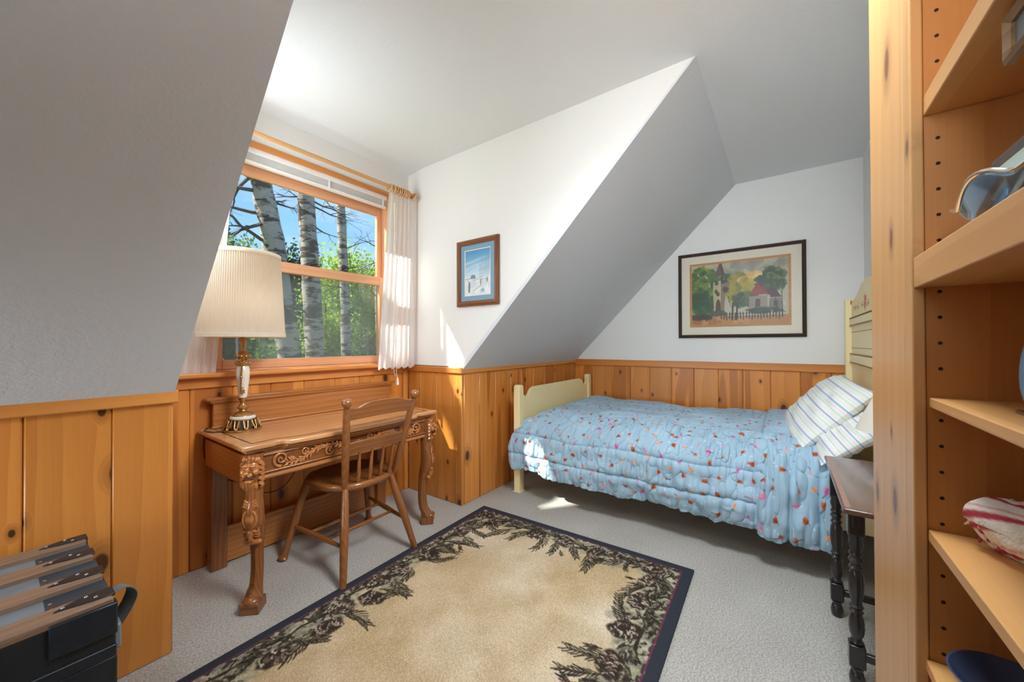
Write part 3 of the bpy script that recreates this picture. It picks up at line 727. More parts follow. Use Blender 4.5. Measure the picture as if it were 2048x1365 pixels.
    sr.tube(smoothpath([at(0, .03, .335), at(0, .042, .35), at(0, .043, .37)], 3), [.012, .012, .012, .01, .01, .009, .006], 8); sr.build('scroll_roll', M_carve, leg)
front_leg(.735, -1); front_leg(1.785, 1)
for xx in (.705, 1.745): bx('rear_post', (xx, 2.545, 0), (xx+.075, 2.62, .73), M_oak_z, desk, bevel=.004)
bx('rear_panel', (.78, 2.585, .01), (1.745, 2.605, .2), M_oak_x, desk)
MB().tube([(.78, 2.583, .205), (1.745, 2.583, .205)], .014, 10).build('rear_moulding', M_oak_x, desk)
bx('gallery_board', (.725, 2.588, DZ), (1.885, 2.612, .92), M_oak_x, desk)
gb = MB().prism([(2.57, .935), (2.63, .935), (2.63, .952), (2.565, .952)], lambda a, b, w_: (w_, a, b), .69, 1.925)
gb.prism([(2.58, .918), (2.622, .918), (2.628, .936), (2.572, .936)], lambda a, b, w_: (w_, a, b), .71, 1.905); gb.build('gallery_crown', M_oak_x, desk, bevel=.004)
bx('gallery_bead', (.715, 2.572, DZ), (1.89, 2.59, DZ+.014), M_oak_x, desk, bevel=.004)

# ------------------------------------------------------------------ chair
ch = thing('wooden_chair', 'spindle back brown wooden chair pushed in at the desk', 'chair', (1.29, 2.12, 0))
N = 48; so = []
for k in range(N):
    a = 2*PI*k/N; c_, s_ = math.cos(a), math.sin(a)
    ex = .72; wx = .235 if s_ > 0 else .235-.035*abs(s_)**2
    so.append((1.30+wx*math.copysign(abs(c_)**ex, c_), 2.165+(.225 if s_ > 0 else .235)*math.copysign(abs(s_)**(ex if s_ > 0 else .85), s_)))
sb = MB(); rings = []
for sc_, z in ((.86, .425), (.97, .432), (1.0, .445), (1.0, .458), (.975, .468), (.90, .468), (.6, .460), (.3, .4555), (.02, .455)):
    rings.append([(1.30+(x-1.30)*sc_, 2.165+(y-2.165)*sc_, z+(.006*abs(x-1.30)/.235*0 if sc_ > .9 else 0)) for x, y in so])
vv = [p for r_ in rings for p in r_]; ff = [(i*N+k, i*N+(k+1) % N, (i+1)*N+(k+1) % N, (i+1)*N+k) for i in range(len(rings)-1) for k in range(N)]+[tuple(range(N))[::-1], tuple((len(rings)-1)*N+k for k in range(N))]
sb.add(vv, ff).build('seat', M_chair_y, ch, angle=60)
def turned(a, b, prof, n=14):
    a, b = Vector(a), Vector(b); M = (b-a).normalized().to_track_quat('Z', 'Y').to_matrix(); L = (b-a).length
    return MB().lathe([(r, t*L) for t, r in prof], a, n, M)
bl_ = [((1.047, 1.822, 0), (1.155, 1.985, .44)), ((1.52, 1.835, 0), (1.455, 1.99, .44))]
fl_ = [((.998, 2.372, 0), (1.105, 2.31, .44)), ((1.575, 2.405, 0), (1.495, 2.31, .44))]
for a, b in bl_: turned(a, b, [(0, .0155), (.04, .017), (.4, .021), (.55, .0235), (.8, .021), (1, .017)]).build('leg', M_chair_z, ch)
for a, b in fl_:
    lg = turned(a, b, [(0, .019), (.06, .0185), (.1, .0175), (.4, .0215), (.56, .024), (.8, .02), (.83, .0235), (.86, .02), (.88, .0235), (.91, .02), (1, .018)])
    lg.ell((a[0]-.006, a[1]-.012, .014), (.027, .031, .0145), 14, 8); lg.build('leg', M_chair_z, ch)
def along(p, t): return Vector(p[0])*(1-t)+Vector(p[1])*t
stp = [(0, .009), (.25, .012), (.5, .0165), (.75, .012), (1, .009)]
sides = []
for b_, f_ in zip(bl_, fl_):
    A, B = along(b_, .40), along(f_, .42); sides.append((A, B)); turned(A, B, stp).build('stretcher', M_chair_y, ch)
for t in (.33, .66): turned(along(sides[0], t), along(sides[1], t), [(0, .008), (.5, .0115), (1, .008)]).build('stretcher', M_chair_x, ch)
posts = [((1.152, 1.985, .455), (1.07, 1.825, .945)), ((1.485, 1.99, .455), (1.508, 1.825, .945))]
for a, b in posts:
    turned(a, b, [(0, .0165), (.15, .0195), (.45, .0215), (.75, .019), (.94, .0165), (.955, .0145), (.965, .0155), (.975, .023), (1.0, .0265), (1.02, .0265), (1.04, .021), (1.05, .01)], 16).build('back_post', M_chair_z, ch)
def rail(t0, t1, name, ears):
    mb = MB(); n = 24; V = []
    for i in range(n+1):
        u = i/n
        lo = along(posts[0], t0)*(1-u)+along(posts[1], t0)*u; hi = along(posts[0], t1)*(1-u)+along(posts[1], t1)*u
        bow = .022*math.sin(PI*u)
        e = 0
        if ears:
            q = min(u, 1-u); e = interp([0, .06, .11, .17, .23, .3, .5], [.0, .003, -.004, .006, .018, .024, .027], q)
        else: e = .010*math.sin(PI*u)
        lo = lo+Vector((0, -bow, (.010 if ears else .006)*math.sin(PI*u))); hi = hi+Vector((0, -bow, e))
        for y in (-.0095, .0095): V += [lo+Vector((0, y, 0)), hi+Vector((0, y, 0))]
    F = []
    for i in range(n):
        a, b = i*4, (i+1)*4
        F += [(a, b, b+1, a+1), (a+2, a+3, b+3, b+2), (a+1, b+1, b+3, a+3), (a, a+2, b+2, b)]
    F += [(0, 1, 3, 2), (n*4, n*4+2, n*4+3, n*4+1)]
    return mb.add(V, F).build(name, M_chair_x, ch, bevel=.004)
rail(.80, .945, 'crest_rail', True); rail(.40, .535, 'lower_back_rail', False)
for k in range(4):
    u = (k+1)/5
    a = Vector((1.152+.333*u, 1.987-.022*math.sin(PI*u)-.012, .46)); b = along(posts[0], .42)*(1-u)+along(posts[1], .42)*u+Vector((0, -.022*math.sin(PI*u), .004))
    turned(a, b, [(0, .0075), (.3, .012), (.55, .0105), (1, .0065)], 12).build('spindle', M_chair_z, ch)

# ------------------------------------------------------------------ table lamp on the desk
LX, LY, LZ = .812, 2.425, DZ+.0008
def shademat(name, rgb):
    t = NT(name); t.t.nodes.remove(t.p); c = lin(rgb)
    d = t.n('ShaderNodeBsdfDiffuse'); d.inputs[0].default_value = (*c, 1); tl = t.n('ShaderNodeBsdfTranslucent'); tl.inputs[0].default_value = (c[0], c[1]*.95, c[2]*.86, 1)
    a = t.n('ShaderNodeMixShader'); a.inputs[0].default_value = .45; t.l(d, 0, a, 1); t.l(tl, 0, a, 2); t.l(a, 0, t.out, 0); return t.m
M_shade = shademat('pleated_linen', (224, 214, 200)); M_shade2 = shademat('white_shade', (246, 240, 230))
lamp = thing('table_lamp', 'ornate brass and ceramic lamp with pleated cream shade on desk', 'lamp', (LX, LY, LZ))
def LL(name, prof, m, parent=lamp, n=28, **k): return MB().lathe([(r, z-.78) for r, z in prof], (LX, LY, LZ), n).build(name, m, parent, **k)
LL('foot_ring', [(.06, .78), (.086, .78), (.087, .786), (.082, .79), (.05, .79)], M_brass)
LL('foot_core', [(.076, .788), (.07, .81), (.058, .835), (.055, .843)], M_cord)
fil = MB()
for k in range(11):
    a0 = 2*PI*k/11
    for sgn in (-1, 1):
        P = []
        for i in range(15):
            t = i/14; a = a0+sgn*(.06+.24*t*(1-.45*t)); z = .792+.048*math.sin(PI*min(1, t*1.15)*.8); r = .083-.36*(z-.79)
            if t > .55: z -= .022*math.sin((t-.55)/.45*PI); a -= sgn*.1*(t-.55)
            P.append((LX+(r+.003)*math.cos(a), LY+(r+.003)*math.sin(a), LZ+z-.78))
        fil.tube(P, .0034, 6)
    fil.ell((LX+.084*math.cos(a0), LY+.084*math.sin(a0), LZ+.015), (.008, .008, .009), 8, 6)
fil.build('foot_filigree', M_brass, lamp)
LL('ceramic_collar', [(.056, .84), (.06, .845), (.06, .853), (.054, .858), (.04, .86)], M_marble)
LL('brass_neck', [(.05, .858), (.046, .866), (.034, .876), (.018, .884), (.016, .892), (.026, .898), (.028, .905), (.02, .913), (.013, .925), (.014, .938), (.022, .95), (.022, .958)], M_brass)
LL('ceramic_column', [(.018, .956), (.021, .97), (.025, 1.01), (.0305, 1.06), (.033, 1.095), (.031, 1.115), (.024, 1.135)], M_marble)
LL('brass_stem', [(.024, 1.13), (.034, 1.14), (.034, 1.148), (.02, 1.153), (.016, 1.162), (.03, 1.18), (.031, 1.19), (.02, 1.2), (.024, 1.207), (.014, 1.215), (.011, 1.235), (.017, 1.26), (.017, 1.272), (.012, 1.28), (.014, 1.32), (.014, 1.37)], M_brass)
for z, n_ in ((1.148, 9), (1.185, 9)):
    b = MB()
    for k in range(n_): q = 2*PI*k/n_; b.ell((LX+.031*math.cos(q), LY+.031*math.sin(q), LZ+z-.78), (.008, .008, .01), 8, 6)
    b.build('acanthus_ring', M_brass, lamp)
ky = MB(); kx, kyy = LX-.018, LY-.04
ky.tube([(kx+.009*math.cos(q), kyy, 1.165+.011*math.sin(q)) for q in np.linspace(0, 2*PI, 15)[:-1]], .0025, 6, closed=True)
ky.tube([(kx, kyy, 1.154), (kx-.004, kyy+.006, .985)], .0038, 8).ell((kx-.002, kyy+.003, 1.075), .007).box((kx-.004, kyy+.002, .985), (kx+.014, kyy+.006, 1.005)).box((kx-.004, kyy+.002, 1.012), (kx+.010, kyy+.006, 1.018))
ky.build('hanging_key', M_gold, lamp)
sh = MB(); n = 220; V = []
for z, r in ((1.300, .2), (1.745, .176)):
    for k in range(n): q = 2*PI*k/n; rr = r+(.0016 if k % 2 else -.0016); V.append((LX+rr*math.cos(q), LY+rr*math.sin(q), LZ-.78+z))
sh.add(V, [(k, (k+1) % n, n+(k+1) % n, n+k) for k in range(n)]); sh.build('lamp_shade', M_shade, lamp, smooth=False)
for z, r, h in ((1.302, .2015, .011), (1.743, .1775, .011)):
    MB().lathe([(r-.003, z-.78-h), (r+.002, z-.78-h), (r+.002, z-.78+h), (r-.003, z-.78+h)], (LX, LY, LZ), 64).build('shade_trim', M_shade2, lamp)
hp = MB()
for k in range(3): q = 2*PI*k/3+.4; hp.tube([(LX, LY, LZ+.955), (LX+.175*math.cos(q), LY+.175*math.sin(q), LZ+.955)], .002, 6)
hp.tube(smoothpath([(LX, LY-.012, LZ+.55), (LX+.045, LY, LZ+.66), (LX+.04, LY, LZ+.8), (LX, LY, LZ+.955), (LX-.04, LY, LZ+.8), (LX-.045, LY, LZ+.66), (LX, LY+.012, LZ+.55)], 5), .0025, 6)
hp.build('shade_harp', M_brass, lamp)
pl_ = bpy.data.lights.new('bulb_glow', 'POINT'); pl_.energy = .42; pl_.color = (1, .92, .8); pl_.shadow_soft_size = .03
plo = bpy.data.objects.new('bulb_glow', pl_); COL.objects.link(plo); plo.location = (LX, LY-.06, LZ+.70)
MB().lathe([(.013, .56), (.015, .6), (.03, .66), (.03, .69), (.015, .715), (.002, .72)], (LX, LY, LZ), 16).build('light_bulb', M_white, lamp)
MB().tube(smoothpath([(.735, 2.43, .7855), (.70, 2.45, .785), (.676, 2.50, .785), (.674, 2.55, .785), (.692, 2.575, .785), (.704, 2.61, .785), (.70, 2.638, .76), (.70, 2.639, .62), (.76, 2.638, .5), (.86, 2.625, .43), (.98, 2.62, .335), (1.1, 2.625, .33), (1.19, 2.636, .42)], 6), .0028, 8).build('power_cord', M_cord, lamp)
ol = thing('wall_outlet', 'white wall outlet low on the boards behind the desk', 'outlet', (1.2, Yw, .46))
bx('cover_plate', (1.165, Yw-.006, .40), (1.235, Yw, .515), M_outlet, ol); bx('plug', (1.182, Yw-.03, .415), (1.212, Yw-.006, .448), M_cord, ol)

# ------------------------------------------------------------------ bed
bed = thing('bed', 'cream painted wooden bed with tall flower painted headboard', 'bed', (3.3, .7, 0))
def fpost(x, nm, y, z1):
    a = .034
    mb = MB().prism([(-a, 0), (a, 0), (a, z1-.02), (a*.55, z1-.004), (-a*.55, z1-.004), (-a, z1-.02)], lambda p, q, w_: (x+p, w_, q), y-.03, y+.03)
    return mb.build(nm, M_cream, bed, bevel=.006)
fpost(2.622, 'foot_post', 1.83, .905); fpost(4.005, 'foot_post', 1.83, .905)
fp = [(2.65, .45), (2.65, .822), (2.68, .822), (2.692, .807), (2.715, .795), (2.74, .795), (2.762, .81), (2.775, .835), (2.80, .852), (2.845, .868)]
fp = fp+[(6.627-x, z) for x, z in fp[::-1]]
MB().prism(fp, lambda p, q, w_: (p, w_, q), 1.818, 1.842).build('foot_board', M_cream, bed, bevel=.004)
for x in (2.622, 4.005): bx('floor_glide', (x-.045, 1.79, .0015), (x+.045, 1.87, .007), M_outlet, bed)
for x in (2.605, 3.995): bx('side_rail', (x, -.40, .27), (x+.025, 1.81, .41), M_cream, bed)
bx('mattress', (2.645, -.37, .40), (3.985, 1.795, .60), M_white, bed, bevel=.04, seg=4)
bx('box_base', (2.645, -.38, .29), (3.985, 1.795, .40), M_outlet, bed)
# headboard
def hpost(x): MB().box((x-.034, -.46, 0), (x+.034, -.395, 1.595)).build('head_post', M_cream, bed, bevel=.005)
hpost(2.622); hpost(4.006)
hbp = [(2.65, .45), (2.65, 1.56), (2.9, 1.60), (3.1, 1.655), (3.313, 1.675)]; hbp += [(6.627-x, z) for x, z in hbp[:-1][::-1]]
MB().prism(hbp, lambda p, q, w_: (p, w_, q), -.455, -.432).build('head_board', M_cream, bed, bevel=.004)
for z, h in ((1.385, .05), (1.10, .06), (.86, .05)):
    bx('head_rail', (2.655, -.435, z), (3.975, -.418, z+h), M_cream, bed, bevel=.005)
for z in (1.382, 1.44, 1.165, 1.095, 1.33, 1.21): MB().box((2.66, -.4325, z), (3.97, -.4295 if z in (1.33, 1.21) else -.417, z+.004)).build('painted_line', M_cream_d, bed)
cn = MB().prism([(3.975, 1.585), (3.975, 1.55), (3.94, 1.575)], lambda p, q, w_: (p, w_, q), -.433, -.425); cn.build('corner_accent', M_brass, bed)
MB().lathe([(.02, 0), (.024, .012), (.014, .03), (.004, .034)], (4.04, -.43, 1.565), 12, Matrix.Rotation(PI/2, 3, 'Y')).build('post_knob', M_brass, bed)
# painted roses on the head panel (flat paint)
cvp = Canvas(400, 60, (253, 233, 180))
def rose(x, y, r):
    for i in range(26):
        a = random.random()*6.28; q = random.random()*r*.8
        cvp.ell(x+math.cos(a)*q, y+math.sin(a)*q, r*.35, r*.25, random.choice([(222, 128, 108), (206, 96, 84), (236, 164, 140), (244, 190, 160)]), a, .8)
for x0 in (70, 335, 210):
    rose(x0, 30, 12 if x0 != 210 else 25)
    for i in range(26):
        a = random.choice([0, PI])+random.uniform(-.6, .6); d0 = random.uniform(15, 52); xx, yy = x0+math.cos(a)*d0, 32+math.sin(a)*d0*.45
        cvp.ell(xx, yy, random.uniform(2, 4.5), 1.8, random.choice([(96, 124, 72), (124, 146, 88), (146, 108, 60), (210, 120, 96)]), random.random()*3, .85)
    cvp.line([(x0-46, 36), (x0-26, 24), (x0, 32), (x0+26, 22), (x0+46, 34)], 1.2, (110, 112, 64), .8)
gx, gz = np.meshgrid(np.linspace(2.68, 3.95, 400), np.linspace(1.45, 1.575, 60)[::-1])
M_paint = vcol('painted_panel', .5, .05)
grid_obj('painted_roses', gx, np.full_like(gx, -.4312), gz, M_paint, bed, cvp)

# ---- comforter
M_comf = vcol('printed_cotton', .95, .25, 260, spec=.05)
def print_cloth(w_, h_, px, seed):
    random.seed(seed); cv = Canvas(w_, h_, (166, 193, 211))
    n_ = cv.blur_noise(14, 40)[..., None]; cv.a += n_
    for i in range(int(w_*h_/px/px*430)): cv.ell(random.random()*w_, random.random()*h_, px*.0028, px*.0028, (226, 238, 242), 0, .75)
    cell = .082*px
    r = 0; y = cell*.4
    while y < h_:
        x = cell*(.3+.5*(r % 2))
        while x < w_:
            xx, yy = x+random.uniform(-.28, .28)*cell, y+random.uniform(-.28, .28)*cell; a = random.random()*6.28
            main, alt = random.choice([((190, 92, 52), (150, 60, 34)), ((196, 98, 58), (160, 66, 40)), ((226, 120, 172), (190, 80, 140)), ((234, 160, 190), (214, 120, 160)), ((238, 180, 146), (224, 150, 110)), ((206, 112, 80), (150, 70, 50))])
            s_ = px*.0108
            cv.line([(xx, yy), (xx-math.cos(a)*s_*1.7, yy-math.sin(a)*s_*1.7+s_*.4)], px*.0024, (70, 66, 70), .85)
            for q in (-.55, 0, .55):
                cv.ell(xx+math.cos(a+q)*s_*.75, yy+math.sin(a+q)*s_*.75, s_*.95, s_*.42, main if q else alt, a+q*.8, .92)
            cv.ell(xx+math.cos(a)*s_*.3, yy+math.sin(a)*s_*.3, s_*.5, s_*.45, alt, 0, .6)
            if random.random() < .4: cv.ell(xx+math.cos(a+1)*s_*1.2, yy+math.sin(a+1)*s_*1.2, s_*.5, s_*.22, main, a+1, .8)
            x += cell
        y += cell*.86; r += 1
    return cv
XP = [3.975, 3.95, 3.86, 3.6, 3.3, 3.0, 2.82, 2.70, 2.615, 2.562, 2.54, 2.532, 2.535, 2.55]
ZP = [.58, .62, .645, .655, .66, .655, .645, .618, .565, .49, .41, .33, .26, .205]
seg = np.hypot(np.diff(XP), np.diff(ZP)); arc = np.concatenate([[0], np.cumsum(seg)]); AL = arc[-1]
def smooth1(x): return np.clip(x, 0, 1)**2*(3-2*np.clip(x, 0, 1))
def comforter():
    cf = thing('comforter', 'light blue quilted comforter with tulip print draped over the bed', 'comforter', (3.2, .8, .6))
    def surf(y0, y1, ny, nv, off, hem, seed, fold):
        v = np.linspace(0, AL, nv)[None, :]; u = np.linspace(0, 1, ny)[:, None]
        k = np.ones(9)/9
        px_ = np.interp(np.linspace(0, AL, nv), arc, XP); pz_ = np.interp(np.linspace(0, AL, nv), arc, ZP)
        for _ in range(2):
            px_ = np.convolve(np.pad(px_, 4, 'edge'), k, 'valid'); pz_ = np.convolve(np.pad(pz_, 4, 'edge'), k, 'valid')
        tx, tz = np.gradient(px_), np.gradient(pz_); ln = np.hypot(tx, tz); nx_, nz_ = tz/ln, -tx/ln      # outward: up on top, -X on the side
        if nz_[nv//4] < 0: nx_, nz_ = -nx_, -nz_
        side = smooth1((v-arc[6])/(arc[10]-arc[6]))                       # 0 on the top, 1 on the drape
        yend = (y1+.095*side) if not fold else y1+0*side
        Y = y0+(yend-y0)*u+0*v
        d = np.zeros((ny, nv))
        sh_ = (ny, nv); cy, cv_ = ny/(y1-y0), nv/AL
        # puff and gathers
        d += .020*vnoise(sh_, (.22*cy, .25*cv_), seed)+.009*vnoise(sh_, (.09*cy, .1*cv_), seed+1)
        g = vnoise(sh_, (.030*cy, .12*cv_), seed+2); g2 = vnoise(sh_, (.015*cy, .06*cv_), seed+3)
        topw = smooth1((v-arc[5])/(arc[7]-arc[5]))*.85+.15
        g3 = vnoise(sh_, (.045*cy, .045*cv_), seed+9)
        g4 = vnoise(sh_, (.046*cy, .17*cv_), seed+13); g5 = vnoise(sh_, (.028*cy, .10*cv_), seed+17)
        d -= (.010*np.exp(-((g4+.25*g3)/.15)**2)+.006*np.exp(-((g5+.2*g3)/.16)**2))*topw
        d += (.013*g+.006*g2+.004*g3)*topw
        Xs, Zs = px_[None, :]+0*u, pz_[None, :]+0*u
        # quilting seams: along the bed, and one ring near the foot
        for sv, dep in ((arc[-1]-.135, .026), (arc[-1]-.30, .02), (arc[6]-.05, .009), (arc[4], .012)):
            if fold: continue
            wv = v+.012*vnoise(sh_, (.2*cy, .5*cv_), seed+5)
            d -= dep*.8*np.exp(-((wv-sv)/.009)**2)
            d += .006*np.exp(-((np.abs(wv-sv)-.035)/.025)**2)*topw
        ysm = ([y1-.10] if not fold else [y0+.17, y0+.045])
        for ys in ysm:
            dist = (Y-(ys+(.05*side if not fold else .03*side)))
            d -= .022*np.exp(-(dist/.012)**2)
        edge = smooth1((yend-Y)/.10)*1.0
        edge0 = smooth1((Y-y0)/.03)
        d += off*(edge0 if fold else 1)*(smooth1((yend-Y)/.025) if fold else 1)
        X = Xs+nx_[None, :]*d; Z = Zs+nz_[None, :]*d
        if not fold:   # rounded foot end, tucked down inside the foot board and bulging past the post
            e = 1-np.clip((yend-Y)/.16, 0, 1); dr = 1-np.sqrt(np.clip(1-e*e, 0, 1))
            Z -= dr*.10*(1-side); X += dr*.06*side
            # hem wanders
            hemw = smooth1((v-(AL-.25))/.25)
            Z += hemw*(.035*smooth1((Y-1.0)/.9)+.012*vnoise(sh_, (.13*cy, 9), seed+7)-.012)
        else:
            hemw = smooth1((v-(AL-.3))/.3); Z += hemw*(hem+.012*vnoise(sh_, (.05*cy, 9), seed+7)); X -= hemw*.012
            Z += 0
        cvs = print_cloth(nv, ny, ny/(y1-y0), seed)
        return X, Y, Z, cvs
    X, Y, Z, cvs = surf(-.17, 1.775, 620, 500, .012, 0, 11, False)
    grid_obj('quilted_panel', X, Y, Z, M_comf, cf, cvs, solid=.012)
    X, Y, Z, cvs = surf(-.215, .125, 130, 500, .034, -.03, 29, True)
    grid_obj('turned_back_edge', X, Y, Z, M_comf, cf, cvs, solid=.01)
comforter()

# ---- pillows
M_pil = vcol('striped_cotton', .8, .08, 300, spec=.15)
def pillow(label, loc, R, L, W, T, seed):
    th = thing('pillow', label, 'pillow', loc, 'striped pillows at the head of the bed')
    nu, nv = 110, 90
    u = np.linspace(-1, 1, nu)[None, :]; v = np.linspace(-1, 1, nv)[:, None]
    u2 = np.concatenate([u, u[:, ::-1]], 1); v2 = v+0*u2
    sgn = np.concatenate([np.ones((1, nu)), -np.ones((1, nu))], 1)
    prof = (np.clip(1-np.abs(u2)**2.6, 0, 1)*np.clip(1-np.abs(v2)**2.6, 0, 1))**.55
    pinch = 1-.07*(1-np.abs(v2)**2)*np.abs(u2)**6
    pv = 1-.06*(1-np.abs(u2)**2)*np.abs(v2)**6
    wr = .008*vnoise(u2.shape[:0]+(nv, 2*nu), (9, 14), seed)+.005*vnoise((nv, 2*nu), (4, 22), seed+1)
    x = L/2*u2*pinch; y = W/2*v2*pv; z = sgn*(T/2*prof)+wr*np.minimum(1, prof*2.0)-.03*(x/(L/2))**2*.6
    P = np.stack([x, y, z+0*x], -1)@np.array(R.to_3x3().transposed())
    cv = Canvas(2*nu, nv, (238, 237, 232))
    seq = [(96, 142, 196), (240, 196, 190), (176, 214, 190), (244, 206, 196)]
    for i in range(26):
        yy = i*nv/26+1.5; cv.line([(0, yy), (2*nu, yy)], (1.15, .9, 1.1, .9)[i % 4], seq[i % 4], (.85, .6, .7, .5)[i % 4])
    o = grid_obj('pillow_case', P[..., 0]+loc[0], P[..., 1]+loc[1], P[..., 2]+loc[2], M_pil, th, cv)
    return th
pillow('striped white pillow standing against the headboard on another pillow', (3.12, -.185, .835), Euler((math.radians(-47), math.radians(-3), math.radians(4))).to_matrix(), .80, .50, .18, 41)
pillow('striped white pillow lying under the tilted pillow', (2.90, -.292, .735), Euler((math.radians(-40), math.radians(2), math.radians(0))).to_matrix(), .70, .40, .16, 47)

# ------------------------------------------------------------------ nightstand and its lamp
nsd = thing('side_table', 'narrow dark wood side table with black turned legs beside bed', 'table', (2.09, -.33, 0))
tt = MB().box((1.715, -.505, .662), (2.47, -.16, .682)); tt.build('table_top', M_dark_x, nsd, bevel=.006, seg=3)
MB().box((1.73, -.166, .6815), (2.455, -.182, .6826)).build('top_edge_band', plain('edge_band', (140, 102, 86), .3), nsd)
bx('apron', (1.83, -.215, .58), (2.30, -.195, .662), M_black, nsd); bx('apron', (1.83, -.475, .58), (2.30, -.455, .662), M_black, nsd)
for x, y in ((1.855, -.207), (2.275, -.188), (1.855, -.465), (2.275, -.465)):
    pr = [(.016, 0), (.022, .01), (.023, .03), (.018, .05), (.0135, .055), (.019, .062), (.019, .07), (.013, .075)]
    pr2 = [(.014, .15), (.02, .158), (.016, .168), (.0135, .172), (.021, .19), (.0235, .215), (.021, .245), (.0155, .262), (.021, .27), (.0155, .28), (.022, .288), (.016, .296), (.0165, .31), (.0215, .335), (.0235, .375), (.0215, .405), (.0155, .42), (.0215, .43), (.0165, .438), (.0155, .445), (.0225, .458), (.016, .468), (.0215, .478), (.0165, .49), (.0225, .515), (.019, .535), (.024, .545), (.022, .555)]
    MB().lathe(pr2, (x, y, 0), 18).build('leg', M_black, nsd); MB().lathe(pr, (x, y, 0), 18).build('leg_foot', M_black, nsd)
    bx('leg_block', (x-.0235, y-.0235, .075), (x+.0235, y+.0235, .152), M_black, nsd, .004); bx('leg_block', (x-.0235, y-.0235, .55), (x+.0235, y+.0235, .662), M_black, nsd, .004)
for x in (1.855, 2.275): bx('stretcher', (x-.01, -.45, .098), (x+.01, -.205, .126), M_black, nsd, .004)
bx('stretcher', (1.865, -.345, .1), (2.265, -.325, .124), M_black, nsd, .004)
l2 = thing('bedside_lamp', 'small lamp with white cone shade on dark side table', 'lamp', (2.11, -.375, .6832))
MB().lathe([(.05, 0), (.055, .01), (.02, .03), (.03, .07), (.034, .1), (.014, .15), (.01, .22)], (2.11, -.375, .6832), 20).build('lamp_base', M_brass, l2)
s2 = MB(); n = 64
s2.add([(2.11+r*math.cos(2*PI*k/n), -.375+r*math.sin(2*PI*k/n), z) for z, r in ((.893, .138), (1.06, .07)) for k in range(n)], [(k, (k+1) % n, n+(k+1) % n, n+k) for k in range(n)]); s2.build('lamp_shade', M_shade2, l2)

# ------------------------------------------------------------------ trunk
M_tmetal = plain('worn_blue_tin', (132, 144, 154), .4, .25, var=.35, vscale=14, bump=.15, bscale=60)
M_tdark = plain('dark_tin', (58, 78, 94), .3, .35, var=.5, vscale=18, bump=.2, bscale=70)
M_tbody = plain('black_canvas', (24, 27, 34), .6, var=.5, vscale=10, bump=.15, bscale=120)
M_slat = wood('weathered_slat', (158, 128, 106), (116, 88, 68), 'x', False, 18, .5, .1, contrast=.5)
M_tclasp = plain('dark_clasp', (42, 47, 56), .35, .4, var=.4, vscale=30); M_stud = plain('steel_stud', (170, 176, 184), .3, .6)
M_strap = plain('grey_leather', (128, 128, 128), .5, var=.15)
tk = thing('steamer_trunk', 'old black steamer trunk with wooden lid slats by the wall', 'trunk', (-.3, 1.7, 0))
TX0, TX1, TY0, TY1, TZ = -.78, .19, 1.425, 1.965, .575
bx('trunk_body', (TX0, TY0, .012), (TX1, TY1, .455), M_tbody, tk, bevel=.004)
bx('lid', (TX0-.003, TY0-.004, .462), (TX1+.003, TY1+.002, TZ), M_tbody, tk, bevel=.006)
ys = [TY0-.006, TY0+.158, TY0+.326, TY1-.062]; sw = .066
for i in range(3):
    a, b = ys[i]+sw, ys[i+1]
    bx('lid_panel', (TX0+.004, a-.004, TZ-.002), (TX1-.105, b+.004, TZ+.002), M_tmetal, tk, bevel=.001)
    bx('end_band', (TX1-.11, a-.004, TZ-.002), (TX1+.002, b+.004, TZ+.0032), M_tdark, tk, bevel=.001)
    for q in (.25, .6): MB().ell((TX1-.1, a+(b-a)*q, TZ+.004), (.004, .004, .0025), 8, 6).build('stud', M_brass, tk)
for i, y in enumerate(ys):
    bx('lid_slat', (TX0, y, TZ-.004), (TX1-.002, y+sw, TZ+.018), M_slat, tk, bevel=.004)
    pts = [(TX1+.003, y+sw*.26), (TX1+.003, y+sw), (TX1-.03, y+sw*.99), (TX1-.06, y+sw*.9), (TX1-.085, y+sw*.72), (TX1-.102, y+sw*.5), (TX1-.08, y+sw*.44), (TX1-.055, y+sw*.34), (TX1-.03, y+sw*.28)]
    MB().prism(pts, lambda a, b, w_: (a, b, w_), TZ+.014, TZ+.021).build('slat_clasp', M_tclasp, tk, bevel=.002)
    for q in ((-.03, .5), (-.045, .8), (-.085, .58)): MB().ell((TX1+q[0], y+sw*q[1], TZ+.021), (.004, .004, .003), 8, 6).build('stud', M_stud, tk)
# front: band seam, corner irons, and knocks
bx('lid_lip', (TX0-.004, TY0-.008, .44), (TX1+.004, TY0+.01, .47), M_tclasp, tk, bevel=.003)
bx('corner_iron', (TX1-.11, TY0-.0135, .50), (TX1+.005, TY0+.02, TZ+.006), M_tclasp, tk, bevel=.004)
bx('corner_iron', (TX1-.11, TY0-.007, .02), (TX1+.005, TY0+.02, .44), M_tclasp, tk, bevel=.003)
bx('corner_iron', (TX1-.11, TY1-.02, .02), (TX1+.005, TY1+.004, TZ+.004), M_tclasp, tk, bevel=.003)
bx('end_slat', (TX1, TY0+.04, .38), (TX1+.012, TY1-.04, .43), M_slat, tk, bevel=.003)
bx('lock_hasp', (TX1+.001, TY0+.03, .435), (TX1+.018, TY0+.075, .50), M_tmetal, tk, bevel=.004)
hd = MB(); HP = smoothpath([(TX1+.002, TY0+.10, .56), (TX1+.03, TY0+.105, .565), (TX1+.05, TY0+.115, .54), (TX1+.045, TY0+.13, .50), (TX1+.022, TY0+.145, .45), (TX1+.002, TY0+.15, .43)], 5)
hd.tube(HP, .02, 10, sq=(.16, 1), upv=(0, 0, 1)); hd.build('strap_handle', M_strap, tk, label='grey leather carrying strap')

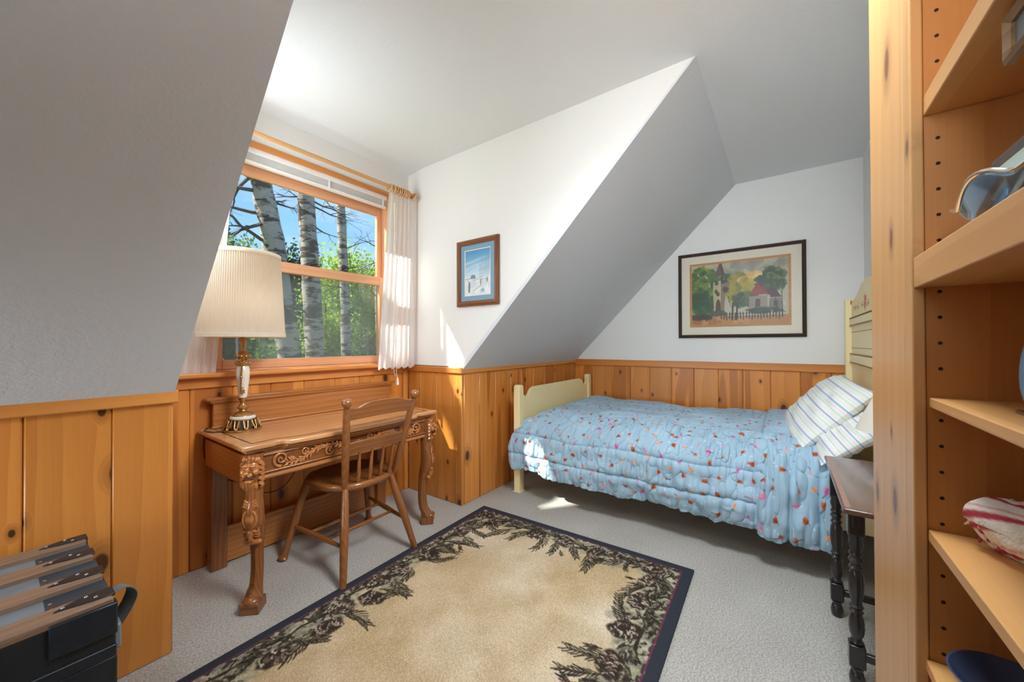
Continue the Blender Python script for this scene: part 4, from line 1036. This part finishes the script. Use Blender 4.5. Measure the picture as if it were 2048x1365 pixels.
# ------------------------------------------------------------------ bookcase
bk = thing('bookcase', 'tall open pine bookcase with peg holes beside the camera', 'bookcase', (.6, -.36, 0))
BF, BX1, BX0, BZ = -.205, 1.066, .06, 2.62
bx('end_panel', (1.1212, BF-.02, .0), (1.486, BF, BZ), M_shelf_z, bk, bevel=.003)
bx('end_panel', (1.466, -.515, 0), (1.485, BF-.0205, BZ), M_shelf_z, bk, bevel=.002)
bx('face_stile', (1.064, BF-.0185, 0), (1.1206, BF+.0005, BZ), M_shelf_z, bk, bevel=.003)
bx('face_stile', (BX0, BF-.0185, 0), (BX0+.056, BF, BZ), M_shelf_z, bk, bevel=.003)
bx('side_panel', (BX1, -.515, 0), (BX1+.018, BF-.019, BZ), M_shelf_in, bk, bevel=0)
bx('side_panel', (BX0, -.515, 0), (BX0+.018, BF-.019, BZ), M_shelf_in, bk, bevel=0)
bx('back_panel', (BX0, -.519, 0), (BX1+.018, -.512, BZ), M_shelf_in, bk, bevel=0)
bx('top_panel', (BX0+.018, -.512, BZ-.03), (BX1, BF-.02, BZ), M_shelf_x, bk)
for z0, z1, yf in ((1.692, 1.730, -.223), (1.357, 1.4165, -.2075), (1.1245, 1.1435, -.2265), (.8665, .8885, -.2235), (.615, .6365, -.2185), (.36, .38, -.22), (.06, .08, -.22)):
    bx('shelf', (BX0+.0185, -.511, z0), (BX1-.0008 if yf < -.21 else 1.0635, yf, z1), M_shelf_x, bk, bevel=.002)
z = .16
ph = MB()
while z < 2.5:
    if min(abs(z-q) for q in (1.71, 1.387, 1.134, .877, .626, .37)) > .022:
        MB().lathe([(.0033, 0), (.0033, .003)], (BX1-.0004, -.2425, z), 10, Matrix.Rotation(PI/2, 3, 'Y')).build('peg_hole', M_hole, bk)
    z += .0495
# things on the shelves
def frame_ring(mb, cx, cz, w_, h_, b, y0, y1, fn, bev=.4):
    o_ = [(cx-w_/2, cz-h_/2), (cx+w_/2, cz-h_/2), (cx+w_/2, cz+h_/2), (cx-w_/2, cz+h_/2)]
    i_ = [(cx-w_/2+b, cz-h_/2+b), (cx+w_/2-b, cz-h_/2+b), (cx+w_/2-b, cz+h_/2-b), (cx-w_/2+b, cz+h_/2-b)]
    m_ = [(cx+(x-cx)*(1-bev*2*b/w_), cz+(z-cz)*(1-bev*2*b/h_)) for x, z in o_]
    V = []
    for k in range(4):
        V += [fn(o_[k][0], o_[k][1], y0), fn(o_[k][0], o_[k][1], y0+(y1-y0)*.7), fn(m_[k][0], m_[k][1], y1), fn(i_[k][0], i_[k][1], y0+(y1-y0)*.55), fn(i_[k][0], i_[k][1], y0)]
    F = [(k*5+j, ((k+1) % 4)*5+j, ((k+1) % 4)*5+(j+1) % 5, k*5+(j+1) % 5) for k in range(4) for j in range(5)]
    return mb.add(V, F)
M_gframe = plain('grey_frame', (112, 116, 122), .35, .3)
M_mat = plain('pale_green_mat', (188, 206, 196), .7, var=.06, vscale=120)
pf = thing('photo_frame', 'grey framed picture with pale mat leaning on the middle shelf', 'picture frame', (.93, -.3, 1.4175))
def tilt(a, b, c): return (a, -.288+c-(b-1.4175)*.10, b)
mb = MB(); frame_ring(mb, .90, 1.4175+.073, .24, .146, .022, 0, .010, tilt); mb.build('frame', M_gframe, pf, smooth=False)
mb = MB(); mb.add([tilt(.90+sx*.1195, 1.4175+.062+sz*.061, .0095) for sx, sz in ((-1, -1), (1, -1), (1, 1), (-1, 1))], [(0, 1, 2, 3)]); mb.build('mat_board', M_mat, pf, smooth=False, label='pale green mat')
M_art = plain('blue_silver_glass', (96, 128, 160), .08, .6, var=.6, vscale=30, coat=1)
og = thing('glass_dish', 'wavy blue and silver art glass dish on the middle shelf', 'dish', (.85, -.262, 1.4175))
U, V_ = np.meshgrid(np.linspace(0, 2*PI, 72), np.linspace(.05, 1, 14))
def rimz(u): return .050-.004*np.cos(u)+.010*np.sin(4*u+.5)
Rr = 1+.10*np.sin(4*U+.6)*V_
grid_obj('bowl', .835+.125*V_*Rr*np.cos(U), -.246+.030*V_*Rr*np.sin(U), 1.4205+V_**2.0*rimz(U), M_art, og, solid=.004)
P = [(.835+.125*(1+.1*math.sin(4*a+.6))*math.cos(a), -.246+.030*(1+.1*math.sin(4*a+.6))*math.sin(a), 1.4205+float(rimz(a))) for a in np.linspace(0, 2*PI, 60)[:-1]]
MB().tube(P, .003, 8, closed=True).build('rim', plain('silver_rim', (214, 208, 200), .15, .9), og)
bp = thing('glass_plate', 'round blue glass plate standing on the shelf under the dish', 'plate', (.868, -.31, 1.1440))
MB().lathe([(.001, 0), (.05, .002), (.072, .010), (.076, .016), (.073, .016), (.05, .007), (.001, .005)], (.868, -.315, 1.1440+.0775), 40, Matrix.Rotation(-PI/2+.12, 3, 'X')).build('plate_disc', plain('blue_glass', (110, 160, 200), .08, .3, coat=1), bp)
bx('plate_stand', (.84, -.345, 1.1440), (.90, -.28, 1.149), M_black, bp, .001); bx('stand_back', (.865, -.352, 1.149), (.871, -.345, 1.2), M_black, bp, .001)
# towel: rolled, striped, with a fringe
M_towel = vcol('terry_towel', .95, .6, 240)
tw = thing('striped_towel', 'rolled red and white striped towel with fringe on the shelf', 'towel', (.9, -.33, .8890))
U, V_ = np.meshgrid(np.linspace(0, 2*PI, 90), np.linspace(0, 1, 120))
cv = Canvas(90, 120, (226, 220, 208))
for i in range(7): cv.line([(i*14, 0), (i*14+26, 120)], 3.2, (172, 40, 56), .9); cv.line([(i*14+5, 0), (i*14+31, 120)], 1.0, (204, 120, 120), .8)
rr = .048*(1+.12*np.sin(3*U+V_*5))*np.minimum(1, (np.sin(PI*np.clip(V_*.92+.04, 0, 1))*3.2)**.5); rr = rr+.003*vnoise((120, 90), (5, 5), 3)
tx_ = 1.025-.24*V_+.1*rr*np.cos(U); ty_ = -.30-.12*V_+rr*np.cos(U)*1.0; tz_ = .8890+np.maximum(.0005, .05+rr*np.sin(U)*1.05)
grid_obj('towel_roll', tx_, ty_, tz_, M_towel, tw, cv)
M_tfr = plain('fringe_red', (180, 60, 70), .95); M_tfw = plain('fringe_white', (222, 214, 198), .95)
for nm, mm, off in (('fringe', M_tfr, 0), ('fringe', M_tfw, .5)):
    fb_ = MB()
    for k in range(16):
        a = 2*PI*(k+off)/16; p = Vector((1.015, -.305+.034*math.cos(a), .8890+.05+.036*math.sin(a)))
        e = p+Vector((random.uniform(.012, .03), random.uniform(-.012, .012), random.uniform(-.02, .012))); e.z = max(e.z, .892); e.x = min(e.x, 1.055)
        fb_.tube([p+Vector((-.02, 0, 0)), p, (p+e)/2+Vector((0, 0, .004)), e], [.004, .004, .0035, .0015], 5)
    fb_.build(nm, mm, tw, kind='stuff')
bw = thing('blue_bowl', 'dark blue bowl on the lowest visible shelf', 'bowl', (.985, -.31, .6370))
MB().lathe([(.035, 0), (.04, .004), (.06, .018), (.078, .036), (.082, .046), (.079, .046), (.06, .024), (.02, .012), (.001, .011)], (.985, -.31, .6370), 40).build('bowl_body', plain('navy_glaze', (52, 66, 92), .25, var=.15, coat=.4), bw)
pq = thing('hanging_plaque', 'small wooden framed plaque hanging below the top shelf', 'plaque', (.73, -.243, 1.692))
mb = MB(); frame_ring(mb, .735, 1.665-.015, .115, .062, .012, -.25, -.238, lambda a, b, c: (a, c, b+.0)); mb.build('frame', wood('plaque_wood', (150, 116, 78), (104, 74, 44), 'x'), pq, smooth=False)
MB().box((.685, -.249, 1.626), (.785, -.247, 1.674)).build('panel', M_gframe, pq); MB().tube([(.735, -.246, 1.69), (.735, -.246, 1.68)], .003, 6).build('hook', M_brass, pq)

# ------------------------------------------------------------------ pictures
M_pic = vcol('picture_paper', .6, .02)
M_pglass = glassmat('picture_glass', (.98, .99, .98), 1.4, .35)
bpz = thing('framed_watercolor', 'large dark framed painting of a church tower and red roofed house', 'picture', (Xe, .352, 1.72))
PY, PZ, PW, PH = .352, 1.718, 1.018, .83
fnE = lambda a, b, c: (Xe-c, PY-(a-PY), b)       # a runs left to right as seen
mb = MB(); frame_ring(mb, PY, PZ, PW, PH, .03, .002, .03, fnE, .35); mb.build('frame', wood('dark_frame', (72, 52, 42), (40, 28, 24), 'y'), bpz, smooth=False)
mb = MB(); frame_ring(mb, PY, PZ, PW-.058, PH-.058, .078, .003, .010, fnE, .02); mb.build('mat_board', plain('cream_mat', (226, 216, 200), .8, var=.03), bpz, smooth=False)
mb = MB(); frame_ring(mb, PY, PZ, PW-.058-.15, PH-.058-.15, .02, .003, .014, fnE, .5); mb.build('inner_fillet', wood('oak_fillet', (200, 148, 84), (170, 112, 56), 'y'), bpz, smooth=False)
random.seed(12)
W_, H_ = 380, 296
cv = Canvas(W_, H_, (206, 200, 184)); A = cv.a
def E(x, y, rx, ry, c, al=.8, a=0, soft=6): cv.ell(x*W_, y*H_, rx*W_, ry*H_, c, a, al, soft, .06)
def blob(x, y, rx, ry, cols, n, s=.03, al=.7):
    for i in range(n):
        a = random.random()*6.28; q = random.random()**.5
        E(x+math.cos(a)*rx*q, y+math.sin(a)*ry*q, s*random.uniform(.5, 1.3), s*random.uniform(.5, 1.2), random.choice(cols), al, random.random()*3, 3)
blob(.6, .12, .42, .14, [(178, 172, 160), (196, 190, 176), (160, 158, 150)], 60, .06, .4); blob(.72, .3, .2, .09, [(238, 206, 146), (228, 190, 130), (240, 222, 170)], 40, .06, .5)
blob(.12, .35, .2, .3, [(96, 132, 56), (120, 150, 70), (70, 110, 50), (150, 164, 80)], 90, .05); blob(.13, .65, .15, .18, [(60, 110, 44), (44, 92, 40), (84, 130, 60)], 70, .045)
blob(.38, .3, .05, .12, [(96, 124, 50), (70, 100, 44)], 30, .03)
blob(.52, .45, .14, .25, [(176, 170, 50), (200, 186, 60), (150, 150, 50), (190, 176, 90)], 120, .04); blob(.58, .62, .12, .12, [(96, 130, 50), (120, 144, 56), (70, 100, 44)], 70, .035)
blob(.86, .32, .11, .18, [(84, 116, 50), (110, 140, 64), (60, 92, 44), (130, 150, 84)], 110, .035); blob(.74, .35, .06, .08, [(90, 110, 70), (70, 96, 60)], 30, .03)
Pn = lambda pts, c, al=.95: cv.poly([(x*W_, y*H_) for x, y in pts], c, al)
Ln = lambda pts, w_, c, al=.9: cv.line([(x*W_, y*H_) for x, y in pts], w_, c, al)
Pn([(.245, .3), (.40, .26), (.41, .4), (.37, .42), (.36, .78), (.25, .78), (.24, .42)], (206, 196, 160)); Pn([(.33, .29), (.40, .27), (.41, .39), (.38, .43), (.36, .76), (.32, .78)], (150, 128, 112), .75)
Pn([(.255, .22), (.31, .0), (.335, .0), (.37, .19)], (142, 108, 108)); Pn([(.32, .0), (.335, .0), (.37, .19), (.33, .2)], (118, 84, 90), .8)
for x, y in ((.28, .32), (.345, .3), (.38, .29), (.275, .46), (.295, .5)):
    cv.ell(x*W_, y*H_, 6, 9, (84, 72, 66), 0, .8, 2); Ln([(x-.014, y+.03), (x-.014, y-.02), (x, y-.045), (x+.014, y-.02), (x+.014, y+.03)], 1.5, (60, 48, 44))
E(.375, .43, .03, .045, (84, 62, 66), .8); Pn([(.265, .8), (.275, .62), (.30, .57), (.32, .63), (.325, .8)], (98, 66, 44), .9)
Pn([(.18, .86), (.22, .77), (.36, .76), (.40, .86)], (112, 110, 92), .9)
for k in range(4): Ln([(.18+.01*k, .86-.024*k), (.37-.005*k, .86-.024*k)], 1.2, (70, 66, 54))
Pn([(.62, .56), (.64, .5), (.70, .36), (.82, .54)], (172, 58, 44)); Pn([(.70, .36), (.74, .36), (.84, .55), (.80, .56)], (150, 44, 40), .8); Pn([(.79, .47), (.87, .46), (.935, .60), (.83, .60)], (116, 44, 38))
Pn([(.62, .57), (.80, .56), (.80, .78), (.615, .78)], (180, 170, 158)); Pn([(.82, .61), (.93, .61), (.935, .77), (.81, .77)], (150, 142, 134))
for y in (.61, .65, .69, .73): Ln([(.62, y), (.8, y-.005)], 1.0, (130, 120, 112), .6)
Pn([(.685, .61), (.73, .61), (.73, .73), (.68, .73)], (128, 64, 48)); Pn([(.86, .65), (.895, .65), (.895, .73), (.86, .73)], (120, 62, 50))
blob(.76, .79, .18, .03, [(72, 96, 44), (96, 116, 56), (56, 78, 40)], 60, .025)
cv.a[int(.87*H_):] = cv.a[int(.87*H_):]*.1+np.array((202, 158, 104))*.9; blob(.3, .93, .3, .05, [(206, 158, 100), (184, 130, 78), (220, 180, 124)], 50, .05, .5); blob(.1, .87, .12, .03, [(90, 70, 40), (72, 60, 40), (120, 90, 50)], 40, .03)
for k in range(22):
    x = .33+.029*k; Ln([(x+random.uniform(-.004, .004), .80+random.uniform(0, .02)), (x, .9+.02*(k % 3)*.5)], 4.2, (58, 44, 38), .9)
Ln([(.32, .83), (.97, .82)], 2.0, (60, 46, 40)); Ln([(.32, .88), (.97, .87)], 1.6, (70, 50, 40), .7)
for x0 in (.455, .50):
    Ln([(x0-.01, .92), (x0-.004, .75), (x0, .66)], 7, (52, 42, 34))
    for k in range(7):
        a = -PI/2+random.uniform(-.9, .9); x, y = x0+random.uniform(-.005, .005), .74-.03*k*.4; P = [(x, y)]
        for i in range(5): x += math.cos(a)*.03; y += math.sin(a)*.042; a += random.uniform(-.35, .35); P.append((x, y))
        Ln(P, 1.8, (58, 46, 38), .85)
for x0 in (.88, .94): 
    Ln([(x0, .8), (x0-.005, .55), (x0+.01, .36)], 2.6, (60, 56, 44)); Ln([(x0, .5), (x0+.04, .4)], 1.6, (60, 56, 44)); Ln([(x0-.003, .55), (x0-.05, .42)], 1.6, (60, 56, 44))
Ln([(.955, .72), (.955, .66)], 2.2, (232, 228, 214)); Ln([(.945, .68), (.967, .68)], 2.0, (232, 228, 214))
cv.a = 255*(np.clip(cv.a, 0, 255)/255)**1.6+RNG.normal(0, 5, cv.a.shape)
iw, ih = PW-.058-.15-.036, PH-.058-.15-.036
ga, gb_ = np.meshgrid(np.linspace(PY-iw/2, PY+iw/2, W_), np.linspace(PZ+ih/2, PZ-ih/2, H_))
grid_obj('painting', np.full_like(ga, Xe-.006), 2*PY-ga, gb_, M_pic, bpz, cv)
mb = MB().add([fnE(PY+sx*(PW/2-.02), PZ+sz*(PH/2-.02), .016) for sx, sz in ((-1, -1), (1, -1), (1, 1), (-1, 1))], [(0, 1, 2, 3)]); mb.build('glass_pane', M_pglass, bpz, smooth=False)

spz = thing('framed_print', 'small wood framed print of a snowy farm field in winter', 'picture', (Xc, 1.847, 1.785))
QY, QZ, QW, QH = 1.847, 1.7855, .405, .498
fnC = lambda a, b, c: (Xc-c, QY-(a-QY), b)
mb = MB(); frame_ring(mb, QY, QZ, QW, QH, .038, .001, .028, fnC, .45); mb.build('frame', wood('walnut_frame', (142, 88, 58), (92, 52, 34), 'z', False, 20, .3), spz, smooth=False)
mb = MB(); frame_ring(mb, QY, QZ, QW-.072, QH-.072, .042, .004, .010, fnC, .02); mb.build('mat_board', plain('blue_mat', (122, 160, 186), .7, var=.05), spz, smooth=False)
mb = MB(); frame_ring(mb, QY, QZ, QW-.150, QH-.150, .006, .004, .011, fnC, .02); mb.build('white_fillet', M_white, spz, smooth=False)
W_, H_ = 150, 210; cv = Canvas(W_, H_, (226, 230, 236))
cv.grad(0, .58*H_, (64, 142, 196), (206, 222, 234))
for i in range(14): E(random.random(), random.uniform(.2, .55), .25, .02, (206, 226, 240), .5, -.15, 8)
Pn([(0, .64), (.2, .60), (.5, .63), (1, .58), (1, 1), (0, 1)], (228, 230, 234)); blob(.5, .82, .5, .16, [(214, 218, 226), (238, 238, 240), (196, 206, 220)], 50, .08, .4)
Pn([(.2, .63), (.24, .55), (.33, .54), (.40, .56), (.42, .63)], (110, 132, 156)); Ln([(0, .63), (.2, .62)], 3, (120, 140, 160)); Ln([(.42, .62), (.7, .60)], 2, (130, 148, 168))
for k in range(9):
    x = .58+.045*k; Ln([(x, .62), (x+random.uniform(-.02, .02), random.uniform(.15, .35))], 1.6, (116, 140, 160), .8)
    for j in range(10): y = random.uniform(.2, .5); Ln([(x, y), (x+random.uniform(-.07, .07), y-random.uniform(.02, .08))], 1.0, (150, 172, 190), .7)
Pn([(.14, .7), (.2, .7), (.19, .93), (.12, .93)], (104, 106, 84)); Ln([(.1, .66), (.16, .71)], 3, (104, 106, 84)); Pn([(.6, .66), (.64, .66), (.64, .8), (.61, .8)], (110, 112, 100))
Ln([(.62, .8), (.32, .9)], 2, (90, 92, 90)); Ln([(.3, .66), (.6, .655), (.85, .66)], 2, (140, 134, 124)); E(.87, .68, .035, .05, (110, 116, 120)); E(.7, .9, .07, .035, (120, 150, 176))
iw, ih = QW-.160, QH-.160
ga, gb_ = np.meshgrid(np.linspace(QY-iw/2, QY+iw/2, W_), np.linspace(QZ+ih/2, QZ-ih/2, H_))
grid_obj('print', np.full_like(ga, Xc-.007), 2*QY-ga, gb_, M_pic, spz, cv)
mb = MB().add([fnC(QY+sx*(QW/2-.03), QZ+sz*(QH/2-.03), .014) for sx, sz in ((-1, -1), (1, -1), (1, 1), (-1, 1))], [(0, 1, 2, 3)]); mb.build('glass_pane', M_pglass, spz, smooth=False)

# ------------------------------------------------------------------ outside the window
GZ = -2.9
def leafmat(name, c1, c2, tr=.35):
    t = NT(name); t.t.nodes.remove(t.p); o = t.obj(); n = t.noise(o, 2.2, 3)
    col = t.mix(t.rng(n.outputs[0], .35, .65), lin(c1), lin(c2))
    d = t.n('ShaderNodeBsdfDiffuse'); t.t.links.new(col, d.inputs[0]); tl = t.n('ShaderNodeBsdfTranslucent'); t.t.links.new(col, tl.inputs[0])
    a = t.n('ShaderNodeMixShader'); a.inputs[0].default_value = tr; t.l(d, 0, a, 1); t.l(tl, 0, a, 2); t.l(a, 0, t.out, 0); return t.m
M_leaf = [leafmat('aspen_leaves', (168, 190, 70), (120, 156, 52), .5), leafmat('bush_leaves', (118, 142, 66), (74, 104, 50)), leafmat('fir_needles', (74, 96, 62), (48, 70, 48), .2)]
def barkmat():
    t = NT('birch_bark'); o = t.obj()
    mp = t.n('ShaderNodeMapping'); mp.inputs['Scale'].default_value = (2.2, 2.2, 7); t.t.links.new(o, mp.inputs[0])
    a = t.noise(mp.outputs[0], 1.6, 6, .62, .4); b = t.noise(o, 1.6, 4); c = t.noise(mp.outputs[0], 6, 4)
    f = t.math('MULTIPLY_ADD', b.outputs[0], .5, t.math('MULTIPLY', a.outputs[0], .75))
    col = t.mix(t.rng(f, .60, .68), t.mix(c.outputs[0], lin((160, 154, 145)), lin((130, 122, 114))), lin((62, 54, 48)))
    t.set(col, .85, spec=.2); t.bump(a.outputs[0], .5, .03); return t.m
M_bark = barkmat(); M_twig = plain('dark_twigs', (66, 58, 54), .9, var=.3, vscale=4)
M_grass = plain('meadow', (112, 126, 70), .95, var=.4, vscale=1.2)
S('ground', MB().box((-30, 2.9, GZ-.2), (70, 75, GZ)), M_grass, 'meadow ground outside below the window', smooth=False)
S('exterior_siding', MB().box((-3, Yw+.16, GZ), (Xl-.3, Yw+.2, .9)).box((Xc+.3, Yw+.16, GZ), (5, Yw+.2, .9)), M_groove, 'outer house wall below the dormer', smooth=False)
def twigs(mb, p, d, ln, r, lev):
    P = [Vector(p)]; dd = Vector(d).normalized(); R = [r]
    n = 6
    for i in range(n):
        dd = (dd+Vector((random.uniform(-.32, .32), random.uniform(-.25, .25), random.uniform(-.3, .26)))).normalized()
        P.append(P[-1]+dd*ln/n); R.append(r*(1-.75*(i+1)/n))
        if lev > 0 and i >= 1 and random.random() < .8:
            sd = (dd+Vector((random.uniform(-1, 1), random.uniform(-.6, .6), random.uniform(-.9, .7)))).normalized()
            twigs(mb, P[-1], sd, ln*random.uniform(.4, .65), R[-1]*.7, lev-1)
    mb.tube(P, R, 5)
def leaves(center, rad, n, size, seed, cone=False, reject=None):
    r = np.random.default_rng(seed)
    q = r.normal(size=(n, 3)); q /= np.linalg.norm(q, axis=1)[:, None]; q *= (r.random(n)**.45)[:, None]
    k = r.random((max(3, n//240), 3))*2-1            # clumps
    idx = r.integers(0, len(k), n); q = q*.55+k[idx]*.62*(r.random(n)**.2)[:, None]
    if cone:
        h = (q[:, 2]+1.2)/2.4; q[:, :2] *= np.clip(1.15-h, .03, 1)[:, None]
    c = np.array(center)+q*np.array(rad)
    if reject is not None: c = c[~reject(c)]; n = len(c)
    a = r.normal(size=(n, 3)); a /= np.linalg.norm(a, axis=1)[:, None]; b = np.cross(a, r.normal(size=(n, 3))); b /= np.linalg.norm(b, axis=1)[:, None]
    s_ = size*(.6+.8*r.random(n))[:, None]
    return np.stack([c-a*s_*.5, c+b*s_*.32, c+a*s_*.5, c-b*s_*.32], 1).reshape(-1, 3)
def leaf_obj(name, co, m, parent):
    off = ORG[parent.name]; co = (co-np.array(off)).astype(np.float32); n = len(co)//4
    me = bpy.data.meshes.new(name); me.vertices.add(len(co)); me.vertices.foreach_set('co', co.ravel())
    me.loops.add(len(co)); me.loops.foreach_set('vertex_index', np.arange(len(co), dtype=np.int32))
    me.polygons.add(n); me.polygons.foreach_set('loop_start', np.arange(0, len(co), 4, dtype=np.int32)); me.update(calc_edges=True)
    me.materials.append(m); o = bpy.data.objects.new(name, me); COL.objects.link(o); o.parent = parent; o['kind'] = 'stuff'; ORG[o.name] = off
    return o
def tree(name, label, cat, path, r0, r1, m=M_bark, group=None):
    P = smoothpath(path, 4); t = thing(name, label, cat, path[0], group)
    R = [r0+(r1-r0)*i/(len(P)-1) for i in range(len(P))]
    R = [x*(1+.05*math.sin(i*2.1)) for i, x in enumerate(R)]
    MB().tube(P, R, 16).build('trunk', m, t); return t
random.seed(21)
t1 = tree('birch_tree', 'leaning birch trunk with bare dark branches, partly behind the lamp shade', 'tree', [(4.05, 8, GZ), (3.75, 8, -.9), (3.465, 8, 1.15), (3.30, 8, 2.2), (3.17, 8, 3.3), (2.99, 8, 4.2), (2.91, 8, 5.0), (2.8, 8, 6.6), (2.85, 8, 8)], .25, .13, group='birch trees outside the window')
tw_ = MB()
for z, d, l_ in ((4.35, (-1, -.1, .1), 1.5), (4.15, (-1, .1, -.05), 1.6), (4.6, (-.9, 0, .5), 1.2), (3.6, (-1, -.1, -.35), 1.1), (4.0, (.8, 0, .3), .5), (4.9, (-1, .2, -.2), 1.5), (3.2, (-1, 0, .25), 1.2), (3.75, (-1, .1, .05), 1.4), (4.45, (-1, .2, -.5), 1.3)):
    twigs(tw_, (2.95+(4.35-z)*.18, 8, z), d, l_, .04, 2)
tw_.build('branch', M_twig, t1, kind='stuff')
t2 = tree('birch_tree', 'thickest white birch trunk, rising up the middle of the window', 'tree', [(4.72, 9, GZ), (4.6, 9, -.9), (4.476, 9, 1.1), (4.41, 9, 2.3), (4.34, 9, 3.5), (4.25, 9, 4.9), (4.2, 9, 7)], .235, .165, group='birch trees outside the window')
tw_ = MB()
for z, d, l_ in ((4.75, (-.8, 0, -.2), .7), (4.5, (1, .1, .3), 1.1), (4.7, (1, 0, -.3), 1.3), (1.9, (-1, -.3, .3), 1.0), (1.5, (-.9, 0, -.5), .8), (4.1, (1, 0, -.4), 1.0)): twigs(tw_, (4.3+(4.3-z)*.05, 9, z), d, l_, .026, 2)
tw_.build('branch', M_twig, t2, kind='stuff')
t3 = tree('birch_tree', 'slender straight birch trunk to the right of the thickest one', 'tree', [(6.62, 11, GZ), (6.5, 11, -1), (6.42, 11, 1.1), (6.40, 11, 2.5), (6.32, 11, 4), (6.24, 11, 5.6), (6.1, 11, 8)], .165, .12, group='birch trees outside the window')
tw_ = MB()
for z, d, l_ in ((5.2, (-.9, 0, .4), 1.0), (3.6, (.9, 0, .3), .9), (4.2, (1, 0, .1), 1.2), (3.0, (-1, -.2, -.1), 1.0), (2.2, (1, 0, -.1), 1.0)): twigs(tw_, (6.35, 11, z), d, l_, .02, 2)
tw_.build('branch', M_twig, t3, kind='stuff')
t4 = tree('birch_tree', 'thin birch trunk at the edge of the window by the curtain', 'tree', [(7.62, 11, GZ), (7.6, 11, 1), (7.57, 11, 3.2), (7.6, 11, 5.8), (7.5, 11, 8)], .13, .09, group='birch trees outside the window')
tw_ = MB()
for z, d, l_ in ((4.0, (-1, 0, -.1), 1.0), (4.5, (-.8, 0, .3), .8), (2.8, (-1, 0, .3), .9)): twigs(tw_, (7.57, 11, z), d, l_, .02, 2)
tw_.build('branch', M_twig, t4, kind='stuff')
# leafy trees, bushes and firs behind
def plant(name, label, cat, x, y, z0, z1, rx, n, size, mi, seed, cone=False, group=None):
    t = thing(name, label, cat, (x, y, GZ), group)
    MB().tube([(x, y, GZ), (x+.1, y, (GZ+z1)/2), (x, y, z1-.3)], [.12, .09, .03], 8).build('stem', M_twig, t)
    leaf_obj('foliage', leaves((x, y, (z0+z1)/2), (rx, rx*.8, (z1-z0)/2), int(n*1.9), size*.68, seed, cone), M_leaf[mi], t)
plant('leafy_tree', 'bright yellow green leafy tree between the slender and thin birch trunks', 'tree', 8.3, 14, 1.2, 5.2, 1.9, 5200, .17, 0, 1)
plant('leafy_tree', 'sunlit low leafy tree beside the thickest birch trunk', 'tree', 6.4, 12.2, -.6, 2.9, 1.0, 2600, .15, 0, 2)
plant('leafy_tree', 'small leafy aspen behind the top of the lamp shade', 'tree', 2.38, 7.4, 2.2, 3.15, .5, 420, .085, 1, 3)
plant('fir_tree', 'dark fir showing between the left curtain and leaning birch', 'tree', 3.25, 12, -1, 6.3, 1.1, 5200, .2, 2, 4, True)
plant('fir_tree', 'distant fir between the leaning and the thickest birch', 'tree', 8.6, 20, -1, 6.3, 2.0, 5200, .28, 2, 5, True)
plant('fir_tree', 'distant olive fir just left of the thickest birch trunk', 'tree', 11.2, 23, -1, 7.6, 2.2, 5200, .32, 2, 6, True)
plant('fir_tree', 'far fir behind the slender birch trunk', 'tree', 15.5, 27, -1, 8.4, 2.6, 5200, .36, 2, 8, True)
plant('fir_tree', 'far broad fir beyond the thin edge birch', 'tree', 18.5, 27, -1, 8.6, 2.8, 5200, .36, 2, 9, True)
BG = 'bushes crowding the ground below the birches'
for i, (x, y, z1, rx, mi) in enumerate(((2.6, 9.6, .9, 1.2, 1), (4.3, 12.2, 1.6, 1.5, 1), (5.7, 13.2, 2.3, 1.6, 1), (7.2, 13.2, 1.9, 1.5, 1), (8.9, 13.6, 1.9, 1.5, 1), (5.2, 17, 3.4, 2.3, 2), (7.9, 18, 3.6, 2.4, 2), (10.8, 19, 3.9, 2.6, 2), (13.3, 19, 4.0, 2.4, 1), (4.7, 10.4, .6, .9, 2), (6.8, 10.2, .8, .9, 1), (3.6, 15, 3.0, 1.8, 2), (15.5, 22, 4.6, 2.6, 1))):
    lab = ('low green bush behind the lamp stem', 'dark bush left of the thickest birch foot', 'rounded bush behind the thickest birch', 'green bush right of the thickest birch', 'green bush in the lower corner by the right curtain', 'dark thicket far behind the leaning birch', 'dark thicket far behind the thickest birch', 'dark thicket far behind the slender birch', 'far green tree mass behind the right curtain', 'short dark bush at the leaning birch foot', 'short bush at the slender birch foot', 'dark thicket seen below the lamp shade', 'farthest green tree mass at the window edge')[i]
    plant('bush', lab, 'bush', x, y, GZ, z1, rx, 3600, .16+.005*y, mi, 40+i, False, BG)
# unseen tree added in the sun's path, leaf gaps cut where beams should pass
SPOTS = [(1.0, 2.04, .13, .15), (1.06, 2.22, .07, .12), (1.22, 2.03, .05, .09), (1.36, 2.12, .07, .26), (1.48, 1.33, .10, .10), (1.06, 1.32, .2, .09), (1.30, 1.36, .05, .05), (1.73, 1.62, .12, .2), (1.80, 2.05, .09, .28), (1.62, 2.15, .04, .2)]
def reject(c):
    t = (2.72-c[:, 1])/SUN.y; px_ = c[:, 0]+SUN.x*t; pz_ = c[:, 2]+SUN.z*t
    m = np.zeros(len(c), bool)
    for x, z, rx, rz in SPOTS: m |= ((px_-x)/(rx+.06))**2+((pz_-z)/(rz+.07))**2 < 1
    return m
ax = tree('beam_mask_tree', 'unseen leafy tree added outside at left, its gaps shaping the sunbeams', 'tree', [(-3.7, 6.3, GZ), (-3.6, 6.3, 1), (-3.4, 6.2, 4), (-3.2, 6.1, 7), (-3.0, 6.0, 9.5)], .2, .05)
leaf_obj('foliage', leaves((-2.2, 5.7, 6.3), (1.7, 1.1, 2.2), 20000, .10, 77, reject=reject), M_leaf[0], ax)
